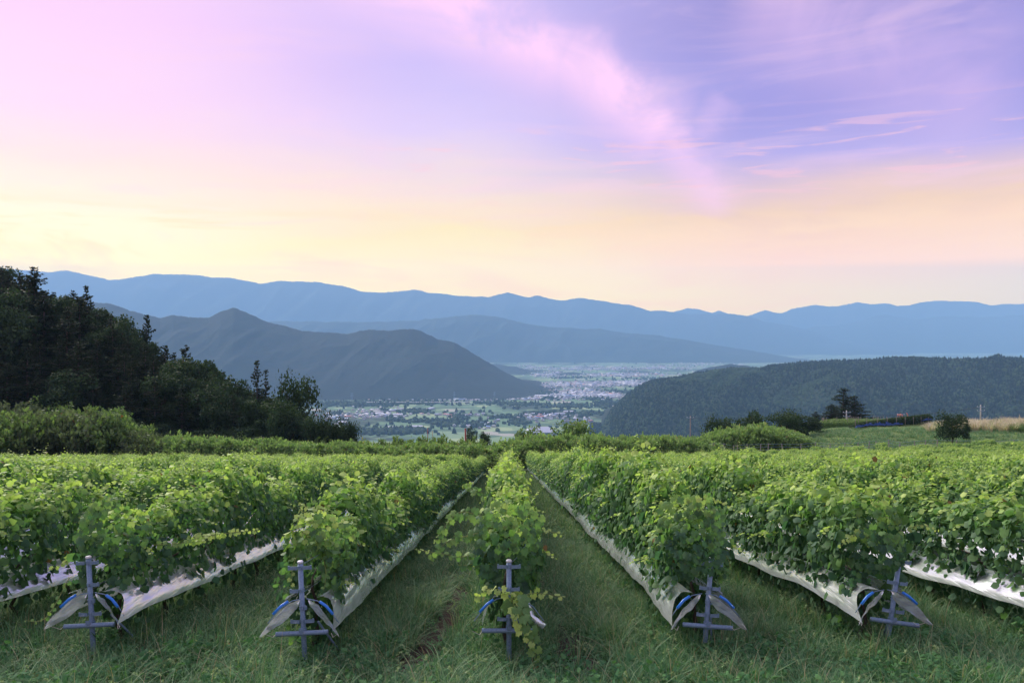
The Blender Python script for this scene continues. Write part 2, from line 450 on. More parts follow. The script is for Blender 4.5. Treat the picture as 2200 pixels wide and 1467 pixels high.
# ------------------------------------------------------------------ haze
def build_haze():
    m = bpy.data.materials.new('haze_air'); m.use_nodes = True; t = m.node_tree; t.nodes.clear()
    v = t.nodes.new('ShaderNodeVolumePrincipled'); o = t.nodes.new('ShaderNodeOutputMaterial')
    v.inputs['Color'].default_value = (.35, .65, 1.0, 1)
    v.inputs['Density'].default_value = HAZE_DENSITY
    v.inputs['Anisotropy'].default_value = .0
    t.links.new(v.outputs[0], o.inputs['Volume'])
    b = MB(); b.box((0, 6900, (HAZE_TOP-308)/2), (50000, 23000, HAZE_TOP+308))
    link('haze', b.mesh('haze', [m]), kind='stuff')
build_haze()

# ------------------------------------------------------------------ terrain sheet
def build_ground():
    ys = np.concatenate([np.linspace(-14, 2, 8), np.arange(3, 130, 1.5), 130*(17900/130)**np.linspace(0, 1, 150)[1:]])
    u = np.linspace(-1, 1, 221); u = np.sign(u)*(.55*np.abs(u)+.45*np.abs(u)**3)*1.15
    Yg, Ug = np.meshgrid(ys, u, indexing='ij')
    Xg = Ug*(np.abs(Yg)+34)
    Zg = ground_z(Xg, Yg)
    V = np.stack([Xg, Yg, Zg], -1).reshape(-1, 3)
    n, m_ = Xg.shape
    i = np.arange(n-1)[:, None]*m_+np.arange(m_-1)[None, :]
    Q = np.stack([i, i+1, i+m_+1, i+m_], -1).reshape(-1, 4)
    link('ground', mesh_np('ground', V, Q, [M['ground']], smooth=True), kind='structure')
build_ground()

def mountain(name, pts, D0, D1, front, back, mat, nu=500, nv=46, spur=.10, seed=1, crest_noise=0.0, pw=1.25, spur_f=1.0, kindname='mountain'):
    """a ridge with its own distance, height and thickness; crest follows the outline, flanks carry spurs and gullies"""
    px = np.array([p[0] for p in pts], float); py = np.array([p[1] for p in pts], float)
    us = np.linspace(px[0], px[-1], nu)
    cyy = np.interp(us, px, py)
    k = np.ones(3)/3; cyy[1:-1] = np.convolve(cyy, k, 'same')[1:-1]
    D = np.interp(us, [px[0], px[-1]], [D0, D1])
    tn = (us-1090)/F
    crest = CAMZ+(720-cyy)/F*D
    r = np.random.default_rng(seed)
    cn = (crest_noise+.0006*D)*fsum(us/11, us*0, seed+3, 5, 1.0, .72)
    # height falls to the valley floor towards both ends
    v = np.concatenate([np.linspace(-1, 0, nv), np.linspace(0, 1, nv//2)[1:]])
    Vv, Cr = np.meshgrid(v, crest, indexing='ij'); _, Tn = np.meshgrid(v, tn, indexing='ij'); _, Dg = np.meshgrid(v, D, indexing='ij'); _, Us = np.meshgrid(v, us, indexing='ij')
    a = np.abs(Vv)
    dist = Dg + np.where(Vv < 0, Vv*front, Vv*back)
    X = Tn*dist; Y = dist
    prof = (1-a)**pw
    H = np.maximum(Cr-FLOOR, 1)
    rid = 1-np.abs(fsum(X/front*2.2*spur_f+a*.8, Y/front*.9*spur_f, seed, 4, 1.6, .55))*2
    env = np.clip(a*4, 0, 1)*np.clip((1-a)*3, 0, 1)
    Z = FLOOR-4 + (H+4)*(prof + spur*rid*env*np.where(Vv < 0, 1, .5))
    Z = Z + cn[None, :]*np.exp(-a*nv*.35)
    Vt = np.stack([X, Y, Z], -1).reshape(-1, 3)
    n, m_ = X.shape
    i = np.arange(n-1)[:, None]*m_+np.arange(m_-1)[None, :]
    Q = np.stack([i, i+1, i+m_+1, i+m_], -1).reshape(-1, 4)
    o = link(kindname, mesh_np(name, Vt, Q, [mat], smooth=True), kind='structure')
    return o, X, Y, Z, v

# farthest pale range on the right
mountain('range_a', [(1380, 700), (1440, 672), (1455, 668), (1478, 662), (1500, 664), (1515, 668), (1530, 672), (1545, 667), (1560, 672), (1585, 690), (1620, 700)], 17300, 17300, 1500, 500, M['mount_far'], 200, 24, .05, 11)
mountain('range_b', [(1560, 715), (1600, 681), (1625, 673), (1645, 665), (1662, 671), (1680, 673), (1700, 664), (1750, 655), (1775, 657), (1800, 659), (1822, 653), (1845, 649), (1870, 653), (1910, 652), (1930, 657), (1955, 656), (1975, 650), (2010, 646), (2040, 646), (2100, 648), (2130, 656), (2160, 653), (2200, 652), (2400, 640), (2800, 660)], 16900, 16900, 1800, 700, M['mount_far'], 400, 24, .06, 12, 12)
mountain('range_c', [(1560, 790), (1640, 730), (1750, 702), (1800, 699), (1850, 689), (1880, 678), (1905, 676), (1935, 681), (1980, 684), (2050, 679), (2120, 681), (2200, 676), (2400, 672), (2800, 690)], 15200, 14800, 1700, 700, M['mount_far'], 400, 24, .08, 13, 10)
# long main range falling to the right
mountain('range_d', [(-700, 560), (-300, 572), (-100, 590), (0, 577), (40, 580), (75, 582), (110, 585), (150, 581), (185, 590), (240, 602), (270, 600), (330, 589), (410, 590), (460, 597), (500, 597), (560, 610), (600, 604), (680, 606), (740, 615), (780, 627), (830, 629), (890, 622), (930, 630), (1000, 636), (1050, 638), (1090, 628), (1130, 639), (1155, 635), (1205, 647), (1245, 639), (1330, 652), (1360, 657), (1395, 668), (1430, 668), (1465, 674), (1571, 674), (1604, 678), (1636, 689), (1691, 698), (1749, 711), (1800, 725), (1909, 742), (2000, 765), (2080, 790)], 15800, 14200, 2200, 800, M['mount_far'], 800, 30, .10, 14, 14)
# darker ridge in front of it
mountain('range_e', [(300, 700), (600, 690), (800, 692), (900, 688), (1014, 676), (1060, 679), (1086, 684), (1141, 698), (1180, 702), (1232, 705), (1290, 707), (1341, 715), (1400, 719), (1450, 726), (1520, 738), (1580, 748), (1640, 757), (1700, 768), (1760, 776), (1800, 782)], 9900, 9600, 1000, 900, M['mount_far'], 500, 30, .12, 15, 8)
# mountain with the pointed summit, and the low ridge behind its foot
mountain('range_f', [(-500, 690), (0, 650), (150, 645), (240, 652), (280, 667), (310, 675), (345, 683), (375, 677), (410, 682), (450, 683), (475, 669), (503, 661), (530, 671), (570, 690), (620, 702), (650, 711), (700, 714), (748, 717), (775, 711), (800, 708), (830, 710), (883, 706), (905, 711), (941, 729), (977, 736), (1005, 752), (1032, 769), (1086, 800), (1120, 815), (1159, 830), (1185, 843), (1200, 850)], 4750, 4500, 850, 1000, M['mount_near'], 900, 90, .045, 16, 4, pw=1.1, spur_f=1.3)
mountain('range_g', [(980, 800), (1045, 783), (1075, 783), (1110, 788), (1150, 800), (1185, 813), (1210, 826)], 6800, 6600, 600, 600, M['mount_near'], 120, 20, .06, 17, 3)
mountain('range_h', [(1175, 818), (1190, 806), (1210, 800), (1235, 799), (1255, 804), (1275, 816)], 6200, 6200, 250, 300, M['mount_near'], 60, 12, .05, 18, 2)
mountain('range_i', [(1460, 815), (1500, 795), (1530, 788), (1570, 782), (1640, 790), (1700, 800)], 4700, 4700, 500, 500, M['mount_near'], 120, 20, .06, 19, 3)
# wooded hill on the right
HILL = mountain('wooded_hill', [(1268, 955), (1290, 925), (1310, 886), (1345, 850), (1372, 832), (1400, 819), (1455, 812), (1491, 803), (1530, 798), (1575, 793), (1633, 792), (1680, 785), (1716, 781), (1785, 775), (1865, 774), (1900, 770), (1927, 768), (1982, 768), (2020, 773), (2047, 777), (2091, 775), (2150, 771), (2200, 770), (2400, 762), (2700, 775)], 2650, 2150, 820, 700, M['hill_floor'], 420, 90, .30, 21, 4, pw=.95, spur_f=1.1, kindname='hill')

# ------------------------------------------------------------------ leaf batches
def rotmats(tip, nrm):
    """N x 3 x 3 rotations whose y axis follows tip and z axis is near nrm"""
    y = tip/np.linalg.norm(tip, axis=1, keepdims=True)
    z = nrm-(nrm*y).sum(1, keepdims=True)*y
    z /= np.maximum(np.linalg.norm(z, axis=1, keepdims=True), 1e-6)
    x = np.cross(y, z)
    return np.stack([x, y, z], -1)

def batch(tv, tf, pos, rot, scl, tint):
    """copies of one small template -> vertices, triangles, tints"""
    tv = np.asarray(tv, float); tf = np.asarray(tf)
    n, k = len(pos), len(tv)
    scl = np.asarray(scl, float)
    if scl.ndim == 1: scl = scl[:, None]
    L = tv[None]*scl[:, None, :]
    V = np.einsum('nij,nkj->nki', rot, L)+pos[:, None, :]
    T = tf[None]+(np.arange(n)*k)[:, None, None]
    return V.reshape(-1, 3), T.reshape(-1, tf.shape[1]), np.repeat(tint, k, 0)

def grape_leaf(angles, radii, cup=.22, wave=.05):
    v = [(0, .0, 0.04)]
    pts = [(a, r) for a, r in zip(angles, radii)]
    pts = pts + [(-a, r) for a, r in reversed(pts[1:])]
    for i, (a, r) in enumerate(pts):
        x = math.sin(R(a))*r; y = math.cos(R(a))*r
        z = -cup*r*r + .10*abs(x) + (wave if i % 2 else -wave)*.8
        v.append((x, y+.35, z))
    n = len(pts)
    v[0] = (0, .35, 0.04)
    return v, [(0, 1+(i+1) % n, 1+i) for i in range(n)]
LEAF_HI = grape_leaf([0, 20, 33, 50, 68, 84, 104, 128, 152, 172], [1.0, .74, .66, .92, .72, .70, .84, .66, .72, .28])
LEAF_MID = grape_leaf([0, 35, 60, 100, 150], [1.0, .68, .88, .72, .60])
LEAF_LO = ([(0, -.4, 0), (.85, .1, -.15), (.55, .9, -.2), (0, 1.25, -.1), (-.55, .9, -.2), (-.85, .1, -.15)], [(0, 1, 2, 3), (0, 3, 4, 5)])

def unit(v): return v/np.maximum(np.linalg.norm(v, axis=-1, keepdims=True), 1e-9)

SL = .142
def canopy(L, r, per_m, tmpl, lsize, shoots_per_m, top=2.12, seed=0, low=True, leaves_only=False):
    """leaves of a length of vine hedge, local coordinates, y from 0 to L, sheared to the slope"""
    n = int(per_m*L)
    y = r.uniform(-.08, L+.08, n)
    part = r.uniform(0, 1, n)
    side = np.where(r.uniform(0, 1, n) < .5, -1.0, 1.0)
    lump = .10*np.sin(y*6.283/L*2+seed)+.11*np.sin(y*6.283/L*5+seed*2.3)+.05*np.sin(y*6.283/L*9+seed*3.1)
    tops = top+lump+.06*r.normal(0, 1, n)*.5
    is_top = part < .30
    z = np.where(is_top, tops-.14*r.random(n)**2*2, .74+r.random(n)**.95*(tops-.83))
    bulge = .06*np.sin(y*6.283/L*3+z*5+seed)+.05*np.sin(y*6.283/L*7-z*8+seed*1.7)
    w = .30+.13*np.sin(np.clip((z-.8)/1.4, 0, 1)*math.pi*.8)+bulge
    w = w*np.clip((tops+.05-z)/.35, .25, 1)**.5
    depth = r.exponential(.055, n)
    x = np.where(is_top, r.uniform(-1, 1, n)*.35, side*np.maximum(w-depth, 0.02))
    z = np.where(is_top, z-.28*(np.abs(x)/.38)**2.2, z)
    outward = np.stack([np.where(is_top, x*.9, side), r.normal(0, .35, n), np.where(is_top, 1.0, .38)], -1)
    nrm = unit(outward+r.normal(0, .33, (n, 3)))
    tip = unit(np.stack([np.where(is_top, x*1.5, side*.35), r.normal(0, .55, n), np.where(is_top, -.25, -1.0)], -1)+r.normal(0, .25, (n, 3)))
    pos = np.stack([x, y, z], -1)
    s = lsize*r.uniform(.5, 1.3, n)
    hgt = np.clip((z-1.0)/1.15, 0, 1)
    young = np.clip(.08+(.50+1.5*lump)*hgt**2.2+r.normal(0, .13, n), 0, 1)  # paler young leaves higher up; lump term also paints lit tops, shaded hollows
    s = s*(1-.25*young)
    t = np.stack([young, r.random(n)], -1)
    P_, N_, T_, S_, C_ = [pos], [nrm], [tip], [s], [t]
    if low:
        m = int(per_m*.16*L)
        q = np.stack([r.normal(0, .17, m), r.uniform(0, L, m), .2+.65*r.random(m)**.55], -1)
        P_.append(q); N_.append(unit(np.stack([np.sign(q[:, 0]), r.normal(0, .4, m), np.full(m, .4)], -1)))
        T_.append(unit(np.stack([q[:, 0], r.normal(0, .4, m), np.full(m, -1.)], -1))); S_.append(lsize*r.uniform(.6, 1.1, m))
        C_.append(np.stack([np.full(m, .05), r.random(m)], -1))
    stems = []
    for k in range(int(round(shoots_per_m*L))):
        y0 = r.uniform(0, L); x0 = r.uniform(-.32, .32); sgn = np.sign(x0)
        up = r.random() < .72
        ln = r.uniform(.15, .55)+(.28 if r.random() < .18 else 0) if up else r.uniform(.15, .42)
        st = np.array([x0, y0, top-.12-.25*(abs(x0)/.38)**2]) if up else np.array([sgn*.34, y0, r.uniform(1.3, 1.95)])
        d = np.array([x0*1.1+r.normal(0, .2), r.normal(0, .35), 1.0]) if up else np.array([sgn*1.0, r.normal(0, .5), .25])
        d = d/np.linalg.norm(d); p = st.copy(); cnt = int(ln/.045); pts = [p.copy()]
        for j in range(cnt):
            f = j/max(cnt-1, 1)
            d = unit(d+np.array([0, 0, -.05 if up else -.13])+r.normal(0, .05, 3)); p = p+d*.045
            pts.append(p.copy())
            sd_ = (1 if j % 2 else -1)*r.uniform(.2, 1.5)
            lat = unit(np.cross(d, [0, 0, 1.0])+1e-3)*sd_
            P_.append((p+lat*.02)[None]); N_.append(unit(np.array([0, 0, 1.])+r.normal(0, .35, 3)+lat*.2)[None])
            T_.append(unit(lat+d*.5+np.array([0, 0, -.35]))[None]); S_.append(np.array([lsize*(.85-.55*f)*r.uniform(.8, 1.1)]))
            C_.append(np.array([[np.clip(.62+.36*f+r.normal(0, .06), 0, 1), r.random()*.95]]))
        stems.append(pts)
    pos = np.concatenate(P_); nrm = np.concatenate(N_); tip = np.concatenate(T_); s = np.concatenate(S_); t = np.concatenate(C_)
    if leaves_only: return pos, nrm, tip, s, t
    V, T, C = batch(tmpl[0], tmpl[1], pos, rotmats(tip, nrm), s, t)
    V[:, 2] -= SL*V[:, 1]
    return V, T, C, stems

def source(name, me):
    """a mesh kept as a source for scattered stuff; never linked to the scene itself"""
    return bpy.data.objects.new(name, me)

def canopy_sources(tag, count, L, per_m, tmpl, lsize, sh, top=2.12):
    out = []
    for i in range(count):
        r = np.random.default_rng(100+i*7+len(tag))
        V, T, C, stems = canopy(L, r, per_m, tmpl, lsize, sh, seed=i*1.9, top=top)
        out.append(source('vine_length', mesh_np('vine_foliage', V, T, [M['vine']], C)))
    return out

_groups = {}
def scatter_group(sources):
    key = tuple(o.name for o in sources)
    if key in _groups: return _groups[key]
    g = bpy.data.node_groups.new('scatter', 'GeometryNodeTree')
    g.interface.new_socket('Geometry', in_out='INPUT', socket_type='NodeSocketGeometry')
    g.interface.new_socket('Geometry', in_out='OUTPUT', socket_type='NodeSocketGeometry')
    N = g.nodes; Lk = g.links
    gi = N.new('NodeGroupInput'); go = N.new('NodeGroupOutput')
    jn = N.new('GeometryNodeJoinGeometry')
    for o in sources:
        oi = N.new('GeometryNodeObjectInfo'); oi.inputs[0].default_value = o; oi.transform_space = 'ORIGINAL'
        ti = N.new('GeometryNodeGeometryToInstance')
        Lk.new(oi.outputs['Geometry'], ti.inputs[0]); Lk.new(ti.outputs[0], jn.inputs[0])
    ip = N.new('GeometryNodeInstanceOnPoints')
    def attr(nm, ty):
        a = N.new('GeometryNodeInputNamedAttribute'); a.data_type = ty; a.inputs[0].default_value = nm
        return a.outputs[0]
    Lk.new(gi.outputs[0], ip.inputs['Points']); Lk.new(jn.outputs[0], ip.inputs['Instance'])
    ip.inputs['Pick Instance'].default_value = True
    Lk.new(attr('idx', 'INT'), ip.inputs['Instance Index'])
    Lk.new(attr('rot', 'FLOAT_VECTOR'), ip.inputs['Rotation'])
    Lk.new(attr('scl', 'FLOAT_VECTOR'), ip.inputs['Scale'])
    Lk.new(ip.outputs[0], go.inputs[0])
    _groups[key] = g
    return g

def scatter(name, sources, pts, idx, rot, scl, parent=None, **k):
    me = bpy.data.meshes.new(name)
    n = len(pts)
    me.vertices.add(n); me.vertices.foreach_set('co', np.asarray(pts, np.float32).ravel())
    a = me.attributes.new('idx', 'INT', 'POINT'); a.data.foreach_set('value', np.asarray(idx, np.int32))
    a = me.attributes.new('rot', 'FLOAT_VECTOR', 'POINT'); a.data.foreach_set('vector', np.asarray(rot, np.float32).ravel())
    a = me.attributes.new('scl', 'FLOAT_VECTOR', 'POINT'); a.data.foreach_set('vector', np.asarray(scl, np.float32).ravel())
    o = link(name, me, parent, **k)
    md = o.modifiers.new('scatter', 'NODES'); md.node_group = scatter_group(sources)
    return o

# ------------------------------------------------------------------ vineyard
SPACING = 2.5
SRC_HI = canopy_sources('hi', 6, 2.0, 1150, LEAF_HI, .067, 15)
SRC_MID = canopy_sources('mid', 6, 2.0, 860, LEAF_MID, .070, 12)
SRC_LO = canopy_sources('low', 6, 2.0, 520, LEAF_LO, .080, 9)
Y_START = {-2: 10.12, -1: 9.69, 0: 9.87, 1: 10.12, 2: 10.34}
X_ROW = {-2: -5.25, -1: -2.46, 0: .02, 1: 2.5, 2: 4.93}
def row_x(n): return X_ROW.get(n, n*SPACING-.1 if n > 0 else n*SPACING-.1)
def y_start(n): return Y_START.get(n, 10.2+.15*math.sin(n*2.1))

def hi_leaf_mesh(i):
    v, f = LEAF_HI
    v = np.array(v); v[:, 2] += .05*np.sin(v[:, 0]*5+i)+.04*np.cos(v[:, 1]*6+i*2)
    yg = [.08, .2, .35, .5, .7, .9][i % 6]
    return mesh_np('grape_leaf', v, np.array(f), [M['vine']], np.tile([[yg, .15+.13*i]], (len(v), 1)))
LEAF_ME = [hi_leaf_mesh(i) for i in range(6)]

def leaf_objs(parent, origin, pos, nrm, tip, s, young):
    Rm = rotmats(tip, nrm)
    for p, m_, sc, yg in zip(pos, Rm, s, young):
        o = bpy.data.objects.new('leaf', LEAF_ME[int(np.clip(yg*6+random.uniform(-.6, .6), 0, 5))])
        mw = Matrix([list(m_[0])+[p[0]-origin[0]], list(m_[1])+[p[1]-origin[1]], list(m_[2])+[p[2]-origin[2]], [0, 0, 0, 1]])
        o.matrix_local = mw @ Matrix.Scale(float(sc), 4)
        COL.objects.link(o); o.parent = parent

def shoot_chain(parent, origin, pts, r, lsize=.06, step=.075, tipyoung=1.0, base_young=.55, name='shoot'):
    """a long young shoot: a stem with its own leaves as sub-parts"""
    pts = [np.array(p, float) for p in pts]
    # resample as a smooth curve
    dense = []
    for i in range(len(pts)-1):
        p0, p1, p2, p3 = pts[max(i-1, 0)], pts[i], pts[i+1], pts[min(i+2, len(pts)-1)]
        for t in np.linspace(0, 1, 12, endpoint=False):
            dense.append(.5*((2*p1)+(-p0+p2)*t+(2*p0-5*p1+4*p2-p3)*t*t+(-p0+3*p1-3*p2+p3)*t**3))
    dense.append(pts[-1]); dense = np.array(dense)
    b = MB(); rr = np.linspace(.006, .0018, len(dense))
    b.tube([tuple(q-origin) for q in dense], list(map(float, rr)), 5)
    st = link(name, b.mesh('shoot_stem', [M['stalk']], True), parent)
    seg = np.linalg.norm(np.diff(dense, axis=0), axis=1); acc = np.concatenate([[0], np.cumsum(seg)])
    k = 0; PP, NN, TT, SS, YY = [], [], [], [], []
    for a in np.arange(.03, acc[-1], step):
        f = a/acc[-1]; i = min(np.searchsorted(acc, a), len(dense)-1)
        d = unit(dense[min(i+1, len(dense)-1)]-dense[max(i-1, 0)])
        lat = unit(np.cross(d, [0, -.8, .6])*(1 if k % 2 else -1)+r.normal(0, .45, 3))
        sz = lsize*(1.05-.6*f)*r.uniform(.8, 1.15)
        PP.append(dense[i]+lat*sz*.3); NN.append(unit(np.array([0, -.9, .75])+r.normal(0, .35, 3)))
        TT.append(unit(lat+d*.3+np.array([0, 0, -.55])+r.normal(0, .2, 3))); SS.append(sz*r.uniform(.75, 1.2))
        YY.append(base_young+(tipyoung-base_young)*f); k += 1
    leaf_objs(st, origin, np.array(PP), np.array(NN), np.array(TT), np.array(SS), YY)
    return st

def ordinal(n): return {1: 'first', 2: 'second', 3: 'third', 4: 'fourth', 5: 'fifth', 6: 'sixth', 7: 'seventh', 8: 'eighth', 9: 'ninth', 10: 'tenth', 11: 'eleventh', 12: 'twelfth',
    13: 'thirteenth', 14: 'fourteenth', 15: 'fifteenth', 16: 'sixteenth', 17: 'seventeenth', 18: 'eighteenth', 19: 'nineteenth', 20: 'twentieth', 21: 'twenty-first', 22: 'twenty-second', 23: 'twenty-third', 24: 'twenty-fourth'}[n]

def row_label(n):
    if n == 0: return 'central green grapevine row running straight away, bright shoots trailing over its post'
    sd_ = 'right' if n > 0 else 'left'
    ex = {-1: 'yellow-green leaves around its bare post', -2: 'one bright shoot reaching out sideways', 1: 'dense leaves hiding its post top', 2: 'dark leafy flank above a white sheet'}.get(n)
    if ex: return f'{ordinal(abs(n))} grapevine row {sd_} of the central one, {ex}'
    return f'leafy grapevine row, {ordinal(abs(n))} out to the {sd_} from the central row'

TRUNK_ME = []
for i in range(3):
    b = MB(); r_ = random.Random(i)
    pts = [(0, 0, -.05)]; 
    for k in range(1, 6): pts.append((r_.uniform(-.05, .05), r_.uniform(-.05, .05), k*.19))
    b.tube(pts, [.038, .032, .028, .026, .024, .02], 7)
    b.tube([pts[-1], (pts[-1][0], .25, 1.02), (0, .7, 1.0)], [.018, .014, .01], 6)
    TRUNK_ME.append(b.mesh('vine_trunk', [M['bark']], True))

def build_row(n):
    x = row_x(n); y0 = y_start(n); z0 = gz(x, y0)
    r = np.random.default_rng(500+n)
    root = empty('grapevine_row', (x, y0, z0), label=row_label(n), cat='vine row', group='rows of grapevines down the slope')
    org = np.array([x, y0, z0])
    yend = 84+1.2*math.sin(n*1.7) if n != 0 else 80
    if n > 2: yend = 86+.25*n
    # first part in view
    vis = abs(x)/.66-8
    ys = max(y0+.35, vis-6)
    rowtop = {0: 1.0, -1: .93, -2: 1.0, 1: 1.04, 2: 1.0}.get(n, 1.0)
    for lo, hi, src in ((10, 24, SRC_HI), (24, 46, SRC_MID), (46, 200, SRC_LO)):
        a = max(ys, lo); 
        pass
    pts, idx, rot, scl, src_pts = [], [], [], [], {'h': [], 'm': [], 'l': []}
    y = ys
    while y < yend:
        d = math.hypot(x, y)
        kind = 'h' if d < 24 else ('m' if d < 46 else 'l')
        src_pts[kind].append(y); y += 1.85
    allsrc = SRC_HI+SRC_MID+SRC_LO
    off = {'h': 0, 'm': 6, 'l': 12}
    for kd, arr in src_pts.items():
        for yy in arr:
            zz = gz(x, yy)
            pts.append((0+r.normal(0, .03), yy-y0, zz-z0)); idx.append(off[kd]+r.integers(0, 6))
            rot.append((0, 0, 0))
            taper = rowtop*(1-.12*math.exp(-(yy-y0)/1.5))
            taper *= 1-(.13 if n < 0 else .075)*float(sm(22, 60, yy))
            scl.append((r.choice([-1, 1])*r.uniform(.88, 1.12)*(.84 if n == 0 else 1), 1.0, taper*(1+.08*math.sin(yy*.9+n*2.1)+.05*math.sin(yy*2.3+n))*r.uniform(.88, 1.1)))
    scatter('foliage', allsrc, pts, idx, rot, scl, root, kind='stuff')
    if abs(n) <= 3:
        # the leafy end facing the headland: single leaves
        cnt = {0: 296, -1: 250, 1: 298, 2: 298, -2: 296}.get(n, 160)
        k = cnt
        fx = r.uniform(-1, 1, k); fz = r.random(k)
        bottom = {0: .92, -1: .95, 1: 1.05, 2: 1.0, -2: .95}.get(n, .9)
        tops = 2.08*rowtop
        z = bottom+fz*(tops-bottom)
        wid = .44*np.clip((tops+.08-z)/.3, .3, 1)**.5*np.clip(.55+(z-bottom)*1.4, .5, 1)
        px_ = fx*wid
        dy = .42*(fx**2)+.28*np.clip((z-1.6)/.5, 0, 1)+r.exponential(.05, k)+(.14 if n != -1 else .3)
        # keep the post itself showing
        clear = (np.abs(px_) < .10) & (z < (1.40 if n in (0, -1, -2) else 1.15))
        px_ = np.where(clear, np.sign(px_+1e-6)*r.uniform(.12, .34, k), px_)
        fw = {0: 1.42, 1: 1.12, 2: 1.12, -2: 1.42}.get(n, 9)
        dy = dy-np.where(z > fw, .34*(1-fx**2)*np.clip((z-fw)/.15, 0, 1), 0)
        nl_ = 46 if n else 30
        z[:nl_] = r.uniform(.25, .95, nl_); dy[:nl_] = r.uniform(.35, 1.1, nl_); px_[:nl_] = r.uniform(-.36, .36, nl_)
        pos = np.stack([x+px_, y0+dy, z0+z-SL*dy], -1)
        nrm = unit(np.stack([fx*.8, np.full(k, -1.), np.full(k, .45)], -1)+r.normal(0, .3, (k, 3)))
        tip = unit(np.stack([fx*.4, np.full(k, -.3), np.full(k, -1.)], -1)+r.normal(0, .3, (k, 3)))
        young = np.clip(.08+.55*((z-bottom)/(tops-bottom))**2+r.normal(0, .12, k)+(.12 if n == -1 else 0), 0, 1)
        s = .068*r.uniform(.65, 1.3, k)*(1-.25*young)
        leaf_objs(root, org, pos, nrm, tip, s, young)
        yy = y0+.6; 
        while yy < min(34, y0+24):
            o = link('trunk', TRUNK_ME[int(r.integers(0, 3))], root, (r.normal(0, .03), yy-y0, gz(x, yy)-z0), (0, 0, r.normal(0, .12)))
            yy += 1.5
    if n == 0:
        W_ = lambda px, py, dd: np.array(P(px, py, dd))
        shoot_chain(root, org, [W_(1100, 1290, 9.9), W_(1110, 1300, 9.6), W_(1135, 1345, 9.5), W_(1150, 1400, 9.5), W_(1145, 1460, 9.5)], r, .115, .06, .6, .35)
        shoot_chain(root, org, [W_(1095, 1280, 9.9), W_(1110, 1315, 9.55), W_(1125, 1360, 9.5), W_(1150, 1385, 9.45)], r, .105, .05, .85, .7)
        shoot_chain(root, org, [W_(1105, 1290, 9.9), W_(1085, 1272, 9.65), W_(1050, 1266, 9.6), W_(1020, 1285, 9.55)], r, .085, .05, 1, .75)
        shoot_chain(root, org, [W_(1110, 1285, 9.9), W_(1145, 1275, 9.7), W_(1175, 1278, 9.7), W_(1212, 1284, 9.7)], r, .07, .055, 1, .7)
        shoot_chain(root, org, [W_(1080, 1130, 10.6), W_(1010, 1150, 10.5), W_(960, 1165, 10.4), W_(925, 1200, 10.4)], r, .10, .04, .6, .3)
        shoot_chain(root, org, [W_(1060, 1120, 10.8), W_(990, 1100, 10.6), W_(950, 1140, 10.5), W_(935, 1165, 10.5)], r, .095, .04, .6, .35)
        shoot_chain(root, org, [W_(1060, 1160, 10.5), W_(1000, 1195, 10.4), W_(950, 1190, 10.3), W_(890, 1180, 10.3)], r, .06, .05, .7, .35)
        shoot_chain(root, org, [W_(1060, 1180, 10.5), W_(1020, 1210, 10.3), W_(985, 1215, 10.3)], r, .08, .045, .3, .15)
        shoot_chain(root, org, [W_(1130, 1140, 10.5), W_(1170, 1140, 10.4), W_(1210, 1150, 10.4)], r, .055, .05, 1, .5)
        shoot_chain(root, org, [W_(1040, 1060, 14), W_(1000, 1045, 13.5), W_(1015, 1035, 13)], r, .07, .05, .8, .4)
    if n == -2:
        W_ = lambda px, py, dd: np.array(P(px, py, dd))
        shoot_chain(root, org, [W_(400, 1160, 11.6), W_(450, 1150, 11.2), W_(505, 1143, 11.0), W_(556, 1138, 10.9)], r, .062, .04, 1.0, .7)
        shoot_chain(root, org, [W_(330, 1170, 11.0), W_(400, 1165, 11.0), W_(450, 1160, 11.0)], r, .055, .045, .8, .5)
        shoot_chain(root, org, [W_(165, 1195, 10.6), W_(125, 1215, 10.3), W_(105, 1225, 10.2)], r, .055, .05, 1, .7)
        shoot_chain(root, org, [W_(150, 1240, 10.3), W_(100, 1325, 10.0), W_(55, 1332, 9.9)], r, .045, .06, .6, .4)
    if n == -1:
        W_ = lambda px, py, dd: np.array(P(px, py, dd))
        shoot_chain(root, org, [W_(700, 1180, 10.2), W_(660, 1150, 10.1), W_(640, 1130, 10.1), W_(645, 1090, 10.2)], r, .07, .045, .9, .6)
        shoot_chain(root, org, [W_(680, 1130, 10.4), W_(700, 1100, 10.4), W_(640, 1085, 10.5)], r, .065, .045, .9, .6)
        shoot_chain(root, org, [W_(690, 1180, 10.1), W_(700, 1230, 10.0), W_(695, 1270, 9.9)], r, .075, .05, .5, .3)
        shoot_chain(root, org, [W_(640, 1190, 10.1), W_(628, 1220, 9.95), W_(625, 1255, 9.9)], r, .06, .06, .8, .5)
    if n == 2:
        W_ = lambda px, py, dd: np.array(P(px, py, dd))
        shoot_chain(root, org, [W_(1930, 1150, 10.9), W_(1980, 1130, 10.7), W_(2020, 1142, 10.6)], r, .045, .045, 1, .6)
        shoot_chain(root, org, [W_(1880, 1160, 10.7), W_(1840, 1150, 10.5), W_(1810, 1175, 10.4)], r, .07, .05, .9, .6)
        shoot_chain(root, org, [W_(1900, 1110, 11), W_(1900, 1060, 10.9), W_(1930, 1080, 10.9)], r, .07, .045, 1, .6)
    if n == 1:
        W_ = lambda px, py, dd: np.array(P(px, py, dd))
        shoot_chain(root, org, [W_(1500, 1130, 10.9), W_(1500, 1080, 10.8), W_(1540, 1075, 10.8), W_(1580, 1095, 10.8)], r, .07, .045, 1, .6)
        shoot_chain(root, org, [W_(1540, 1180, 10.5), W_(1565, 1200, 10.3), W_(1575, 1240, 10.2)], r, .07, .05, .4, .1)
    return root
for n in range(-22, 25): build_row(n)

